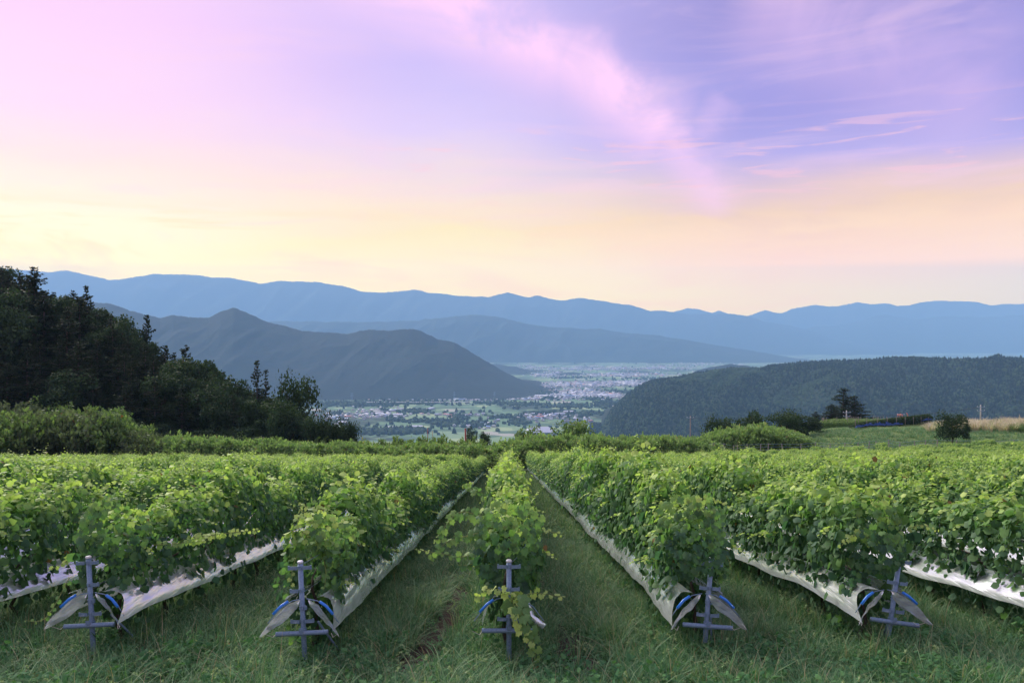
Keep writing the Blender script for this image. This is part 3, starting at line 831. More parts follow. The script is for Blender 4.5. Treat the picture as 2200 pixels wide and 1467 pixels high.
# ------------------------------------------------------------------ trellis posts with plastic rain covers
def post_label(n):
    return {0: 'galvanised trellis post at the end of the central vine row, half covered by bright leaves',
            -1: 'bare galvanised trellis post with white cap and crossbar, leaves only behind it',
            -2: 'galvanised trellis post wrapped in clear film beside the farthest outward-reaching bright shoot',
            1: 'leaning steel trellis post whose top hides under dark leaves, pale crossbar low down',
            2: 'slanting steel trellis post deep in dark leaves with a short low crossbar',
            3: 'steel trellis post under the vine row third to the right of the central one',
            -3: 'steel trellis post under the vine row third to the left of the central one'}[n]

def build_post(n):
    x = row_x(n); y = y_start(n); z = gz(x, y)
    t = empty('trellis_post', (x, y, z), label=post_label(n), cat='trellis post', group='steel posts at the ends of the vine rows')
    lean = {-2: -.05, -1: -.045, 0: .0, 1: .075, 2: .14}.get(n, .03)
    t.rotation_euler = (0, lean, 0)
    g = M['galv']
    b = MB(); b.tube([(0, 0, -.35), (0, 0, 1.36)], .031, 16); me = b.mesh('post', [g], True)
    link('post', me, t)
    b = MB(); b.tube([(0, 0, 1.362), (0, 0, 1.382), (0, 0, 1.39)], [.036, .036, .026], 14); link('cap', b.mesh('cap', [M['cap']], True), t)
    # bent flat brackets with slots at the ends
    def bracket(zc, half, sides=(-1, 1)):
        b = MB()
        for s in sides:
            b.box((s*(half*.5+.015), -.036, zc), (half-.03, .006, .042), Matrix.Rotation(s*.10, 3, 'Z'))
            b.box((s*(half-.012), -.034, zc+.024), (.020, .012, .012))
        b.tube([(0, 0, zc-.02), (0, 0, zc+.02)], .0365, 14, cap=True)
        link('bracket', b.mesh('bracket', [g]), t)
    bracket(1.31, .145)
    bracket(1.03 if n != 1 else 1.0, .135, (-1,) if n == -1 else ((1,) if n == -2 else (-1, 1)))
    bracket(.66, .145)
    b = MB()
    for k in (0, 1): b.tube([(0, 0, .80+.03*k), (0, 0, .812+.03*k)], .039, 14)
    b.box((.045, -.02, .82), (.03, .03, .045)); link('clamp', b.mesh('clamp', [g]), t)
    # pipe crossbar and its clamp (open pipe, dark bore)
    cbx = {0: -.02, 1: .0, 2: .02}.get(n, 0)
    b = MB(); L = .315
    b.tube([(cbx-L, -.065, .53), (cbx+L, -.065, .53)], .029, 16, cap=False)
    b.tube([(cbx+L, -.065, .53), (cbx-L, -.065, .53)], .025, 16, cap=True)
    link('crossbar', b.mesh('crossbar', [g], True), t)
    b = MB(); b.box((0, -.03, .53), (.075, .085, .07)); b.box((0, -.10, .575), (.05, .01, .05)); b.tube([(.02, -.11, .56), (.02, -.08, .56)], .008, 6)
    link('crossbar_clamp', b.mesh('crossbar_clamp', [g]), t)
    # thin brace stay going back into the ground
    b = MB(); b.tube([(.12, .25, .55), (.36, .9, -.3)], .014, 8); link('stay', b.mesh('stay', [g], True), t)
    b = MB(); b.tube([(0.02, .02, 1.34), (.12, .25, 1.36), (.28, 1.2, 1.33)], .0025, 5); b.tube([(0.02, .02, 1.0), (.03, 2, 1.0-.28)], .0025, 5)
    link('wire', b.mesh('wire', [g]), t)
for n in range(-3, 4): build_post(n)

def cover_label(n):
    if n == 0: return 'crumpled clear plastic sheet with one blue clip at the central vine row'
    sd_ = 'right' if n > 0 else 'left'
    if abs(n) == 1: return f'long shiny plastic rain sheet edging the aisle just {sd_} of the central vine row'
    return f'clear plastic rain sheet under the leaves of the {ordinal(abs(n))} vine row to the {sd_}'

def build_cover(n):
    x = row_x(n); y0 = y_start(n); z0 = gz(x, y0)
    r = np.random.default_rng(900+n)
    t = empty('rain_cover', (x, y0, z0), label=cover_label(n), cat='plastic sheet', group='plastic rain sheets under the vine rows')
    yend = 82.0 if n in (-1, 1) else 46.0
    if n == 0: yend = y0+1.1
    for side in (-1, 1):
        ys = np.concatenate([np.linspace(-.30, 1.6, 42), np.arange(1.66, 12, .09), np.arange(12, yend-y0, .30)]) if n else np.linspace(-.28, 1.0, 40)
        ts = np.linspace(0, 1, 15)
        Yg, Tg = np.meshgrid(ys, ts, indexing='ij')
        # sag between hoops, uneven edge
        hoop = 2.1
        sag = .018*(1-np.cos(Yg/hoop*2*math.pi))*.5
        edge = .39+.07*sm(8, 40, Yg)+.012*np.sin(Yg*1.9+n)+.022*np.sin(Yg*.53+n*2)+.005*np.sin(Yg*9+side)
        Xg = side*(.19+Tg*(edge-.15))
        Zg = .96-.30*Tg**1.25-sag*Tg-.015*np.sin(Yg*1.3+n)*Tg
        # lengthwise wrinkles fanning from the front corner
        fold = np.sin((Tg*16+Yg*2.2*np.exp(-Yg*.2))*1.5+n*1.3+fsum(Yg, Tg*3, 31+n, 3, 1.1)*2.2)
        near = np.exp(-np.maximum(Yg, 0)*.35)
        Zg += fold*(.002+.006*near)*np.sin(math.pi*np.clip(Tg, .05, 1))
        Zg += .006*fsum(Yg*1.5, Tg*7, 77+n, 4, 1.6)*Tg
        # folded hem along the outer edge
        Zg -= .035*np.clip((Tg-.93)/.07, 0, 1)
        # hollow front edge between apex and corner
        Yl = Yg.copy()
        fr = np.clip(1-(Yg+.30)/1.0, 0, 1)
        Yl += fr*.42*np.sin(math.pi*Tg)**.8*(1 if n else .8)
        Xg = Xg*(1-.10*fr*(1-Tg))
        Zg -= fr*.05*Tg
        if n == 0:
            Xg *= .78; Zg += .03*fsum(Yg*6, Tg*6, 5+side, 3, 1.5); Zg -= .10*Tg*np.clip(Yg, 0, 1)
        Zw = ground_z(x, Yg+y0)-z0
        V = np.stack([Xg, Yl, Zg+Zw], -1).reshape(-1, 3)
        nn, mm = Xg.shape
        i = np.arange(nn-1)[:, None]*mm+np.arange(mm-1)[None, :]
        Q = np.stack([i, i+1, i+mm+1, i+mm], -1).reshape(-1, 4)
        link('sheet', mesh_np('sheet', V, Q, [M['film']], smooth=True), t)
        # loose end of the film, gathered to a point at the corner
        if n:
            aa, bb = np.meshgrid(np.linspace(0, 1, 22), np.linspace(0, 1, 9), indexing='ij')
            wd = .17*np.sin(math.pi*aa**.8)**.7+.012
            FX = side*(.05+.42*aa); FZ = .93-.06*aa-.30*aa**2-wd*bb*.9+.012*np.sin(bb*14+aa*9+n)*np.sin(math.pi*aa)
            FY = -.06-.22*aa+.10*bb*np.sin(math.pi*aa)+.01*np.sin(aa*23+bb*5)
            i2 = np.arange(21)[:, None]*9+np.arange(8)[None, :]
            link('end_flap', mesh_np('end_flap', np.stack([FX, FY, FZ], -1).reshape(-1, 3), np.stack([i2, i2+1, i2+10, i2+9], -1).reshape(-1, 4), [M['film']], smooth=True), t)
        # hoop under the film with its blue clip
        hp = [(side*.02, -.02, .93), (side*.15, -.03, .91), (side*.30, -.05, .82), (side*.43, -.10, .66)]
        b = MB(); b.tube(hp, .006, 6); link('hoop', b.mesh('hoop', [M['galv']], True), t)
        if n == 0 and side == 1: 
            b = MB(); b.tube([(.2, -.1, .92), (.24, -.13, .84), (.27, -.14, .74), (.34, -.16, .69), (.43, -.18, .62)], [.008, .022, .03, .032, .04], 7)
            link('twisted_end', b.mesh('twisted_end', [M['film']], True), t)
            continue
        b = MB(); b.tube([(side*.19, -.075, .915), (side*.27, -.085, .865), (side*.36, -.115, .775)], .017, 12)
        link('clip', b.mesh('clip', [M['clip']], True), t)
        b = MB(); b.tube([(side*.44, -.22, .58), (side*.36, -.12, .50), (side*.33, -.07, .53)], .003, 5); link('tie', b.mesh('tie', [M['twine']]), t)
for n in range(-5, 6): build_cover(n)

# ------------------------------------------------------------------ grass and weeds
def tuft_src(i, nb, h, spread, w, kind='grass', bend=.45, young=(.1, .5), mat='grass', heads=0, curve=True):
    r = np.random.default_rng(3000+i)
    V, T, C = [], [], []; n0 = 0
    for k in range(nb):
        a = r.uniform(0, 6.283); rad = spread*math.sqrt(r.random())
        b0 = np.array([math.cos(a)*rad, math.sin(a)*rad, -.02]); a2 = a+r.normal(0, .8)
        hh = h*r.uniform(.45, 1.1); bd = bend*r.uniform(.3, 1.5)
        dr = np.array([math.cos(a2), math.sin(a2), 0]); sd_ = np.array([-dr[1], dr[0], 0])*w*r.uniform(.6, 1.3)
        segs = 4
        yv = r.uniform(*young); rv = r.random()
        for s in range(segs+1):
            f = s/segs
            p = b0+dr*bd*hh*f*f+np.array([0, 0, hh*(f-.28*bd*f*f*f)])
            ww = (1-f**1.5)*.5+.02
            V += [p-sd_*ww, p+sd_*ww]; C += [(yv+.25*f, rv)]*2
        for s in range(segs):
            q = n0+2*s; T.append((q, q+1, q+3, q+2))
        n0 += 2*(segs+1)
        if k < heads:   # curved bristly seed head
            pt = p; dd = unit(dr*1.2+np.array([0, 0, -.2]))
            for s in range(7):
                pt = pt+dd*.014; dd = unit(dd+np.array([0, 0, -.18]))
                for q_ in range(5):
                    v = unit(r.normal(0, 1, 3)); u_ = unit(np.cross(v, dd)+1e-4)
                    V += [pt, pt+v*.016+u_*.004, pt+v*.016-u_*.004+dd*.006, pt+dd*.004]; C += [(.85, .3)]*4
                    T.append((n0, n0+1, n0+2, n0+3)); n0 += 4
    return source('tuft', mesh_np('tuft', np.array(V), np.array(T), [M[mat]], np.array(C)))

def herb_src(i, nl, size, big=1.0):
    r = np.random.default_rng(4000+i)
    a = r.uniform(0, 6.283, nl); rad = size*r.random(nl)**.5
    pos = np.stack([np.cos(a)*rad, np.sin(a)*rad, .03+r.random(nl)*size*.9], -1)
    tip = unit(np.stack([np.cos(a), np.sin(a), r.normal(.0, .4, nl)], -1))
    nrm = unit(np.array([0, 0, 1.])+r.normal(0, .35, (nl, 3)))
    V, T, C = batch(LEAF_LO[0], LEAF_LO[1], pos, rotmats(tip, nrm), np.stack([np.full(nl, .018), np.full(nl, .032), np.full(nl, .02)], -1)*big*r.uniform(.7, 1.5, (nl, 1)), np.stack([r.uniform(.2, .8, nl), r.random(nl)*.9], -1))
    return source('herb', mesh_np('herb', V, T, [M['weed']], C))

TUFTS = [tuft_src(i, 34, .40, .14, .011, bend=.75, heads=0) for i in range(4)] + [tuft_src(10+i, 26, .50, .10, .010, bend=.9, heads=1+i) for i in range(2)] + \
        [tuft_src(20+i, 44, .13, .18, .010, bend=.8, young=(.0, .45)) for i in range(3)] + [herb_src(i, 40, .13) for i in range(3)] + [herb_src(5+i, 60, .22, 1.25) for i in range(2)]

def soil_mask(x, y):
    m = np.zeros_like(x)
    for sx, sy, sr in SOIL:
        d = np.sqrt(((x-sx)/sr)**2+((y-sy)/(sr*2.2))**2)
        m = np.maximum(m, 1-sm(.6, 1.1, d))
    return m

def build_grass():
    P_, I_, S_ = [], [], []
    def area(x0, x1, y0, y1, dens, kinds, hs, thin=0):
        n = int((x1-x0)*(y1-y0)*dens)
        x = rng.uniform(x0, x1, n); y = rng.uniform(y0, y1, n)
        keep = (soil_mask(x, y)+.35*(fsum(x, y, 62, 3, 2.2) > .45)) < rng.uniform(.15, 1.0, n)
        x, y = x[keep], y[keep]; n = len(x)
        g = fsum(x, y, 61, 3, 1.5)
        h = hs*(1+.45*g)*rng.uniform(.6, 1.35, n)
        P_.append(np.stack([x, y, ground_z(x, y)], -1)); I_.append(rng.choice(kinds, n)); S_.append(np.stack([np.ones(n)*rng.uniform(.8, 1.2, n), np.ones(n), h], -1))
    area(-9, 9, 5, 10.4, 30, [0, 1, 2, 3, 4, 5], 1.05)
    area(-9, 9, 5, 11.2, 5, [4, 5, 0], 1.5)
    area(-9, 9, 7, 12.5, 1.3, [12, 13], 1.0)
    area(-9, 9, 5, 12.5, 22, [6, 7, 8], 1)
    area(-9, 9, 5, 14, 16, [9, 10, 11], 1)
    area(-4, 4, 10.5, 22, 18, [9, 10, 11], .8)
    area(-9, 9, 10.6, 14, 22, [0, 1, 2, 3, 6, 7], .62)
    area(-9, 9, 12.5, 30, 26, [6, 7, 8], 1)
    area(-9, 9, 14, 26, 6, [0, 1, 9, 10], .6)
    area(-4, 4, 30, 80, 14, [6, 7, 8], 1.3)
    for n in range(-3, 4):   # ranker growth under the rows
        xx = row_x(n); area(xx-.35, xx+.35, 9.3, 26, 12, [0, 1, 2, 3], .95)
    pts = np.concatenate(P_); idx = np.concatenate(I_); scl = np.concatenate(S_)
    rot = np.zeros_like(pts); rot[:, 2] = rng.uniform(0, 6.283, len(pts))
    scatter('grass', TUFTS, pts, idx, rot, scl, label='green grass and low weeds between the vine rows', cat='grass', kind='stuff')
build_grass()

# ------------------------------------------------------------------ trees and shrubs
def clump_mesh(name, pos, nrm, size, r, mat, base_y, spread=.25, tmpl=LEAF_LO, stretch=1.0, tipd=None):
    n = len(pos)
    tip = unit(r.normal(0, 1, (n, 3))+(tipd if tipd is not None else 0))
    s = size*r.uniform(.6, 1.25, n)
    s3 = np.stack([s/stretch, s*stretch, s], -1)
    tint = np.stack([np.clip(base_y+r.normal(0, spread, n)*.6, 0, 1), r.random(n)], -1)
    V, T, C = batch(tmpl[0], tmpl[1], pos, rotmats(tip, nrm), s3, tint)
    return mesh_np(name, V, T, [mat], C)

def conifer(i, h, dense=1.0, w=.26, ragged=.3):
    r = np.random.default_rng(6000+i)
    P_, N_, Y_ = [], [], []
    b = MB(); b.tube([(0, 0, -1), (0, 0, h*.5), (0, 0, h*.97)], [h*.018, h*.011, .02], 7)
    z = h*.12
    while z < h*.985:
        f = z/h; rad = w*h*(1-f)**.75*(.8+.4*math.sin(z*2.1+i))+.25
        nb = int(5+3*(1-f))
        for k in range(nb):
            a = r.uniform(0, 6.283); L = rad*r.uniform(1-ragged, 1+ragged*.6); up = .12+.5*f
            m = max(4, int(L*9*dense))
            t = r.random(m)**.7
            lat = r.normal(0, .10, m)*L*(1.1-t)
            ca, sa = math.cos(a), math.sin(a)
            x = ca*t*L-sa*lat; y = sa*t*L+ca*lat
            zz = z-.10*L*t+up*L*t*t*.7+r.normal(0, .05, m)
            P_.append(np.stack([x, y, zz], -1)); N_.append(unit(np.stack([ca*t*.5, sa*t*.5, np.ones(m)], -1)+r.normal(0, .45, (m, 3))))
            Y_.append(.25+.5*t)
            b.tube([(0, 0, z), (ca*L*.9, sa*L*.9, z+up*L*.45)], [.03, .012], 4)
        z += h*.035*r.uniform(.7, 1.3)
    pos = np.concatenate(P_); nrm = np.concatenate(N_); yy = np.concatenate(Y_)
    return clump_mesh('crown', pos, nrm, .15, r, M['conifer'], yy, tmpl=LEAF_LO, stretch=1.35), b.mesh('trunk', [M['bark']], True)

def broadleaf(i, h, w, mat, leaf=.17, n=2600, base=.12, nl=16, flat=.0, tall=.5):
    r = np.random.default_rng(7000+i)
    b = MB(); b.tube([(0, 0, -1), (.05*h*.2, 0, h*.3), (0, 0, h*.62)], [h*.026, h*.018, h*.008], 7)
    P_, N_, Y_ = [], [], []
    for k in range(nl):
        a = r.uniform(0, 6.283); q = r.random()**.5
        c = np.array([math.cos(a)*q*w*.32, math.sin(a)*q*w*.32, h*(base+(1-base)*r.uniform(.25, .80))])
        c[2] -= .10*h*q
        rad = w*r.uniform(.16, .27)
        c[2] = min(c[2], h-rad*.8)
        b.tube([(0, 0, h*.3), tuple(c)], [h*.010, .01], 4)
        m = n//nl
        d = unit(r.normal(0, 1, (m, 3))); d[:, 2] = np.abs(d[:, 2])*1.0-.25*(r.random(m) < .4)
        d = unit(d)
        rr = rad*(1-.35*r.random(m)**2)*(1+.22*np.sin(d[:, 0]*7+k)*np.sin(d[:, 2]*9+k*2))
        p = c+d*rr[:, None]*np.array([1, 1, .85+tall*.3])
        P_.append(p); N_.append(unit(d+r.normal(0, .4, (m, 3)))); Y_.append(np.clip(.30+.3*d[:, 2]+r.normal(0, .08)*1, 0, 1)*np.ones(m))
    pos = np.concatenate(P_); keep = pos[:, 2] > .05; pos = pos[keep]
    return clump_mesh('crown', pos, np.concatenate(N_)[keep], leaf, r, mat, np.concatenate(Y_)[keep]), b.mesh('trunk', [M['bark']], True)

def wispy(i, h, w, mat, n=900, blade=.5):
    """upright feathery shrub: sprays of thin arching twigs with small leaves"""
    r = np.random.default_rng(8000+i)
    b = MB(); P_, N_, Y_, T_ = [], [], [], []
    for k in range(46):
        a = r.uniform(0, 6.283); q = r.random()**.6
        tipp = np.array([math.cos(a)*q*w*.5, math.sin(a)*q*w*.5, h*(1-.40*q**2)*r.uniform(.72, 1.0)])
        base = np.array([math.cos(a)*q*w*.12, math.sin(a)*q*w*.12, 0])
        if k % 2 == 0: b.tube([tuple(base), tuple((base+tipp)*.5+np.array([0, 0, h*.08])), tuple(tipp)], [.03, .02, .006], 4)
        m = n//46
        t = r.uniform(.18, 1.0, m)
        p = base+(tipp-base)*t[:, None]+np.array([0, 0, h*.09])*np.sin(math.pi*t)[:, None]+r.normal(0, .12, (m, 3))
        P_.append(p); d = unit(tipp-base)
        T_.append(np.repeat((d+np.array([0, 0, .4]))[None], m, 0)*1.3); N_.append(unit(r.normal(0, 1, (m, 3))+np.array([math.cos(a), math.sin(a), .7]))); Y_.append(.15+.6*t**2)
    return clump_mesh('crown', np.concatenate(P_), np.concatenate(N_), .15, r, mat, np.concatenate(Y_), stretch=1.5, tipd=np.concatenate(T_)), b.mesh('trunk', [M['bark']], True)

PINES = [conifer(i, 12, 2.3, .28+.03*(i % 3), .30+.1*(i % 2)) for i in range(6)]
CEDAR = [conifer(20+i, 12, 1.6, .20, .15) for i in range(2)]
BROAD = [broadleaf(i, 8, 6.4, M['broad'], n=4200, leaf=.15, nl=14+i) for i in range(6)]
ROUND = [broadleaf(30+i, 8, 8.5, M['broad'], n=4600, nl=26, base=.0) for i in range(3)]
LIGHT = [broadleaf(40+i, 4.5, 5.5, M['shrub'], leaf=.15, n=2200, nl=18, base=.05) for i in range(4)]
WISP = [wispy(i, 4.5, 4.2, M['shrub'], 2400) for i in range(5)]
DULL = [wispy(10+i, 4.5, 4.6, M['dull'], 2400) for i in range(3)]+[broadleaf(50+i, 4.5, 5.5, M['dull'], leaf=.15, n=2600, nl=18, base=.05) for i in range(2)]

_dims = {}
def dims(me):
    if me.name not in _dims:
        co = np.empty(len(me.vertices)*3, np.float32); me.vertices.foreach_get('co', co); co = co.reshape(-1, 3)
        _dims[me.name] = (float(np.percentile(co[:, 2], 98.5)), float(np.percentile(np.hypot(co[:, 0], co[:, 1]), 96))*2)
    return _dims[me.name]
def plant(name, kindset, x, y, h, wid, label, cat, group=None, r=random):
    """wid: crown width in metres"""
    c, t = kindset[r.randrange(len(kindset))]
    hh, ww = dims(c)
    s = (h+.1)/hh; wscale = (wid/ww)/s
    o = empty(name, (x, y, gz(x, y)-.1), label=label, cat=cat, group=group)
    o.rotation_euler = (0, 0, r.uniform(0, 6.28)); o.scale = (s*wscale, s*wscale, s)
    link('crown', c, o); link('trunk', t, o)
    return o

SIL = [(-900, 300), (-300, 480), (-60, 560), (0, 576), (40, 592), (70, 594), (100, 628), (190, 650), (230, 668), (300, 695), (320, 704), (400, 722), (430, 742), (500, 772), (530, 790), (560, 800), (590, 832), (610, 828), (640, 818), (668, 838), (690, 878), (705, 900), (730, 915), (775, 925), (800, 960)]
def sil(px): return float(np.interp(px, [a for a, _ in SIL], [b_ for _, b_ in SIL]))

def zone(px, d):
    a = 'high up the slope' if px < 130 else ('halfway down the slope' if px < 330 else ('in its low middle part' if px < 520 else 'at its lower tip'))
    return a + (', along its front edge' if d < 122 else (', behind the front trees' if d < 142 else ', far back'))
def szone(px, row):
    a = 'below the tallest pines' if px < 220 else ('below the low part of the wood' if px < 520 else ('by the tip of the wood' if px < 760 else 'before the valley view'))
    return a + [', back row', ', middle', ', front', ', right behind the vines'][row]
def build_forest():
    r = random.Random(12)
    pts = []
    tries = 0
    npine = nleaf = 0
    while len(pts) < 570 and tries < 60000:
        tries += 1
        y = r.uniform(112, 182); px = r.uniform(-330, 760); x = (px-1090)/F*y
        if x > -24: continue
        dmin = 3.5 if px < 400 else 3.1
        if any((x-a)**2+(y-b_)**2 < dmin*dmin for a, b_ in pts): continue
        g = gz(x, y)
        ztop = CAMZ+(720-(sil(px)+r.uniform(0, 16)))/F*y
        room = ztop-g
        nom = np.interp(px, [-300, 150, 400, 600, 760], [11.5, 10.5, 8.5, 6.8, 4.5])*r.uniform(.75, 1.15)
        h = min(nom, room)
        if h < 2.6: continue
        pts.append((x, y))
        pine = r.random() < np.interp(px, [0, 350, 560, 700], [.85, .6, .25, .05])
        if pine and npine >= 290: pine = False
        if not pine and nleaf >= 290: continue
        npine += pine; nleaf += not pine
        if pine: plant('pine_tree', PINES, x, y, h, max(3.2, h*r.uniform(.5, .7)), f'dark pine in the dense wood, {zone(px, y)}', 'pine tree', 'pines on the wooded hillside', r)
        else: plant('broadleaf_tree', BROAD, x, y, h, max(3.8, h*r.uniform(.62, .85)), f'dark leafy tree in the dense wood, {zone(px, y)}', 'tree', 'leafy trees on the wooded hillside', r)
    # trees one can pick out against the sky line
    def at_top(name, ks, px, ytop, d, href, wpx, wref, label, cat):
        x = (px-1090)/F*d; g = gz(x, d); h = CAMZ+(720-ytop)/F*d-g
        h = max(h, 1.5)
        return plant(name, ks, x, d, h, wpx/F*d, label, cat, r=r)
    at_top('pine_tree', PINES[:1], 78, 584, 138, 12, 95, 6, 'pine with stepped branches standing clear against the sky at the top of the wooded slope', 'pine tree')
    at_top('pine_tree', PINES[1:2], 188, 622, 138, 12, 75, 6, 'slim pointed pine rising alone just below the tallest pines of the slope', 'pine tree')
    at_top('pine_tree', PINES[2:3], 318, 664+20, 138, 12, 60, 6, 'pine at the foot of the highest pines, before the peak ridge behind', 'pine tree')
    at_top('pine_tree', PINES[3:4], 160, 632, 140, 12, 60, 6, 'short pine next to the slim pointed pine on the skyline', 'pine tree')
    at_top('cedar_tree', CEDAR, 553, 782, 132, 12, 52, 5, 'narrow dark cedar pointing above the lower end of the wood', 'cedar')
    at_top('cedar_tree', CEDAR, 572, 800, 133, 12, 40, 5, 'shorter cedar leaning against the narrow dark cedar', 'cedar')
    at_top('broadleaf_tree', ROUND[:1], 640, 812, 124, 8, 92, 8, 'rounded bushy tree at the lower tip of the wood, against the hazy town', 'tree')
    at_top('broadleaf_tree', ROUND[1:2], 615, 868, 112, 8, 90, 8, 'smaller round tree in front of the rounded bushy tree', 'tree')
    for px, yt, w, lb in [(680, 893, 70, 'low dark tree below the bushy tree at the tip of the wood'), (715, 905, 62, 'last but one dark round tree before the valley view'), (750, 908, 50, 'last dark round tree of the wood, beside the valley view')]:
        at_top('broadleaf_tree', ROUND, px, yt, 110, 8, w, 8, lb, 'tree')
    # trees standing singly
    for px, yt, w, d, ks, href, wref, nm, lb in [
        (1130, 921, 64, 114, LIGHT, 4.5, 5.5, 'broadleaf_tree', 'small light green round tree peeping over the middle of the hedge'),
        (1233, 906, 108, 118, LIGHT, 4.5, 5.5, 'broadleaf_tree', 'wide flat-topped tree over the middle of the hedge by the large pale roof'),
        (1551, 899, 78, 114, ROUND, 8, 8.5, 'broadleaf_tree', 'first dome-shaped dark tree behind the feathery mound'),
        (1612, 890, 76, 115, ROUND, 8, 8.5, 'broadleaf_tree', 'second dome-shaped dark tree behind the feathery mound'),
        (1692, 886, 96, 117, ROUND, 8, 8.5, 'broadleaf_tree', 'widest dome-shaped tree, brownish green, at the left end of the far vineyard'),
        (1738, 896, 60, 119, BROAD, 8, 6.4, 'broadleaf_tree', 'low straggling tree between the widest dome-shaped tree and the small conifer'),
        (1755, 886, 42, 172, CEDAR, 12, 5, 'conifer_tree', 'small lone conifer just before the tall conifer group'),
        (1788, 872, 60, 205, PINES, 12, 5, 'conifer_tree', 'shortest conifer of the tall group by the white utility pole'),
        (1814, 838, 92, 212, PINES, 12, 5, 'conifer_tree', 'tallest pointed conifer behind the white utility pole'),
        (1838, 853, 80, 216, PINES, 12, 5, 'conifer_tree', 'broad dark conifer joined to the tallest one on its far side'),
        (2050, 889, 64, 104, ROUND, 8, 8.5, 'dark_shrub', 'dark ragged bush standing alone before the pampas grass'),
        (2081, 912, 18, 106, ROUND, 8, 8.5, 'dark_shrub', 'tiny dark bush beside the ragged bush by the pampas grass'),
        (1010, 922, 28, 126, BROAD, 8, 6.4, 'broadleaf_tree', 'small dark tree rising beside the thick red pole'),
        (1040, 931, 28, 126, BROAD, 8, 6.4, 'broadleaf_tree', 'tiny bluish tree between the red poles and the light green round tree')]:
        o = at_top(nm, ks, px, yt, d, href, w, wref, lb, 'bush' if 'shrub' in nm else 'tree')
build_forest()

def build_scrub():
    r = random.Random(5)
    top = [(-300, 850), (0, 868), (120, 868), (200, 858), (250, 885), (300, 905), (350, 926), (430, 936), (520, 930), (600, 944), (700, 944), (760, 948), (820, 944), (900, 938), (1000, 938), (1060, 948), (1110, 950)]
    def tp(px): return float(np.interp(px, [a for a, _ in top], [b_ for _, b_ in top]))
    for row, (d, n) in enumerate([(107, 34), (101, 40), (95, 44), (90, 44)]):
        for k in range(n):
            px = -260+(1370)*(k+r.uniform(-.3, .3))/n
            dd = d+r.uniform(-2, 2); x = (px-1090)/F*dd
            yt = tp(px)+(3-row)*0+row*9+r.uniform(-3, 12)
            h = CAMZ+(720-yt)/F*dd-gz(x, dd)
            if h < .8: continue
            h = min(h, 6.5)
            wis = r.random() < .62; dull = r.random() < np.interp(px, [0, 350, 600, 1100], [.7, .4, .25, .15])
            plant('shrub', DULL if dull else (WISP if wis else LIGHT), x, dd, h, max(3.0, h*.85)*r.uniform(.9, 1.25), f'{("dull brownish" if dull else ("feathery olive" if wis else "rounded olive"))} green shrub {szone(px, row)}', 'shrub', 'shrubs of the scrub band beyond the vines', r)
    # darker scrub under the pines
    for k in range(26):
        px = r.uniform(200, 640); dd = r.uniform(108, 114); x = (px-1090)/F*dd
        plant('dark_shrub', BROAD, x, dd, r.uniform(2.5, 4.5), 4.5, 'dark shrub at the foot of the wooded hillside', 'shrub', 'dark shrubs at the foot of the wood', r)
build_scrub()

# feathery thicket at the end of the vineyard
THICK = [source('feathery_bush', wispy(60+i, 4.0, 3.0, M['reed'], 1700)[0]) for i in range(4)]
PAMP = [tuft_src(70+i, 90, 1.5, .5, .045, bend=.6, young=(.15, .5), mat='shrub') for i in range(2)] + [tuft_src(80+i, 60, 2.0, .6, .10, bend=.5, young=(.3, .9), mat='pampas') for i in range(3)]

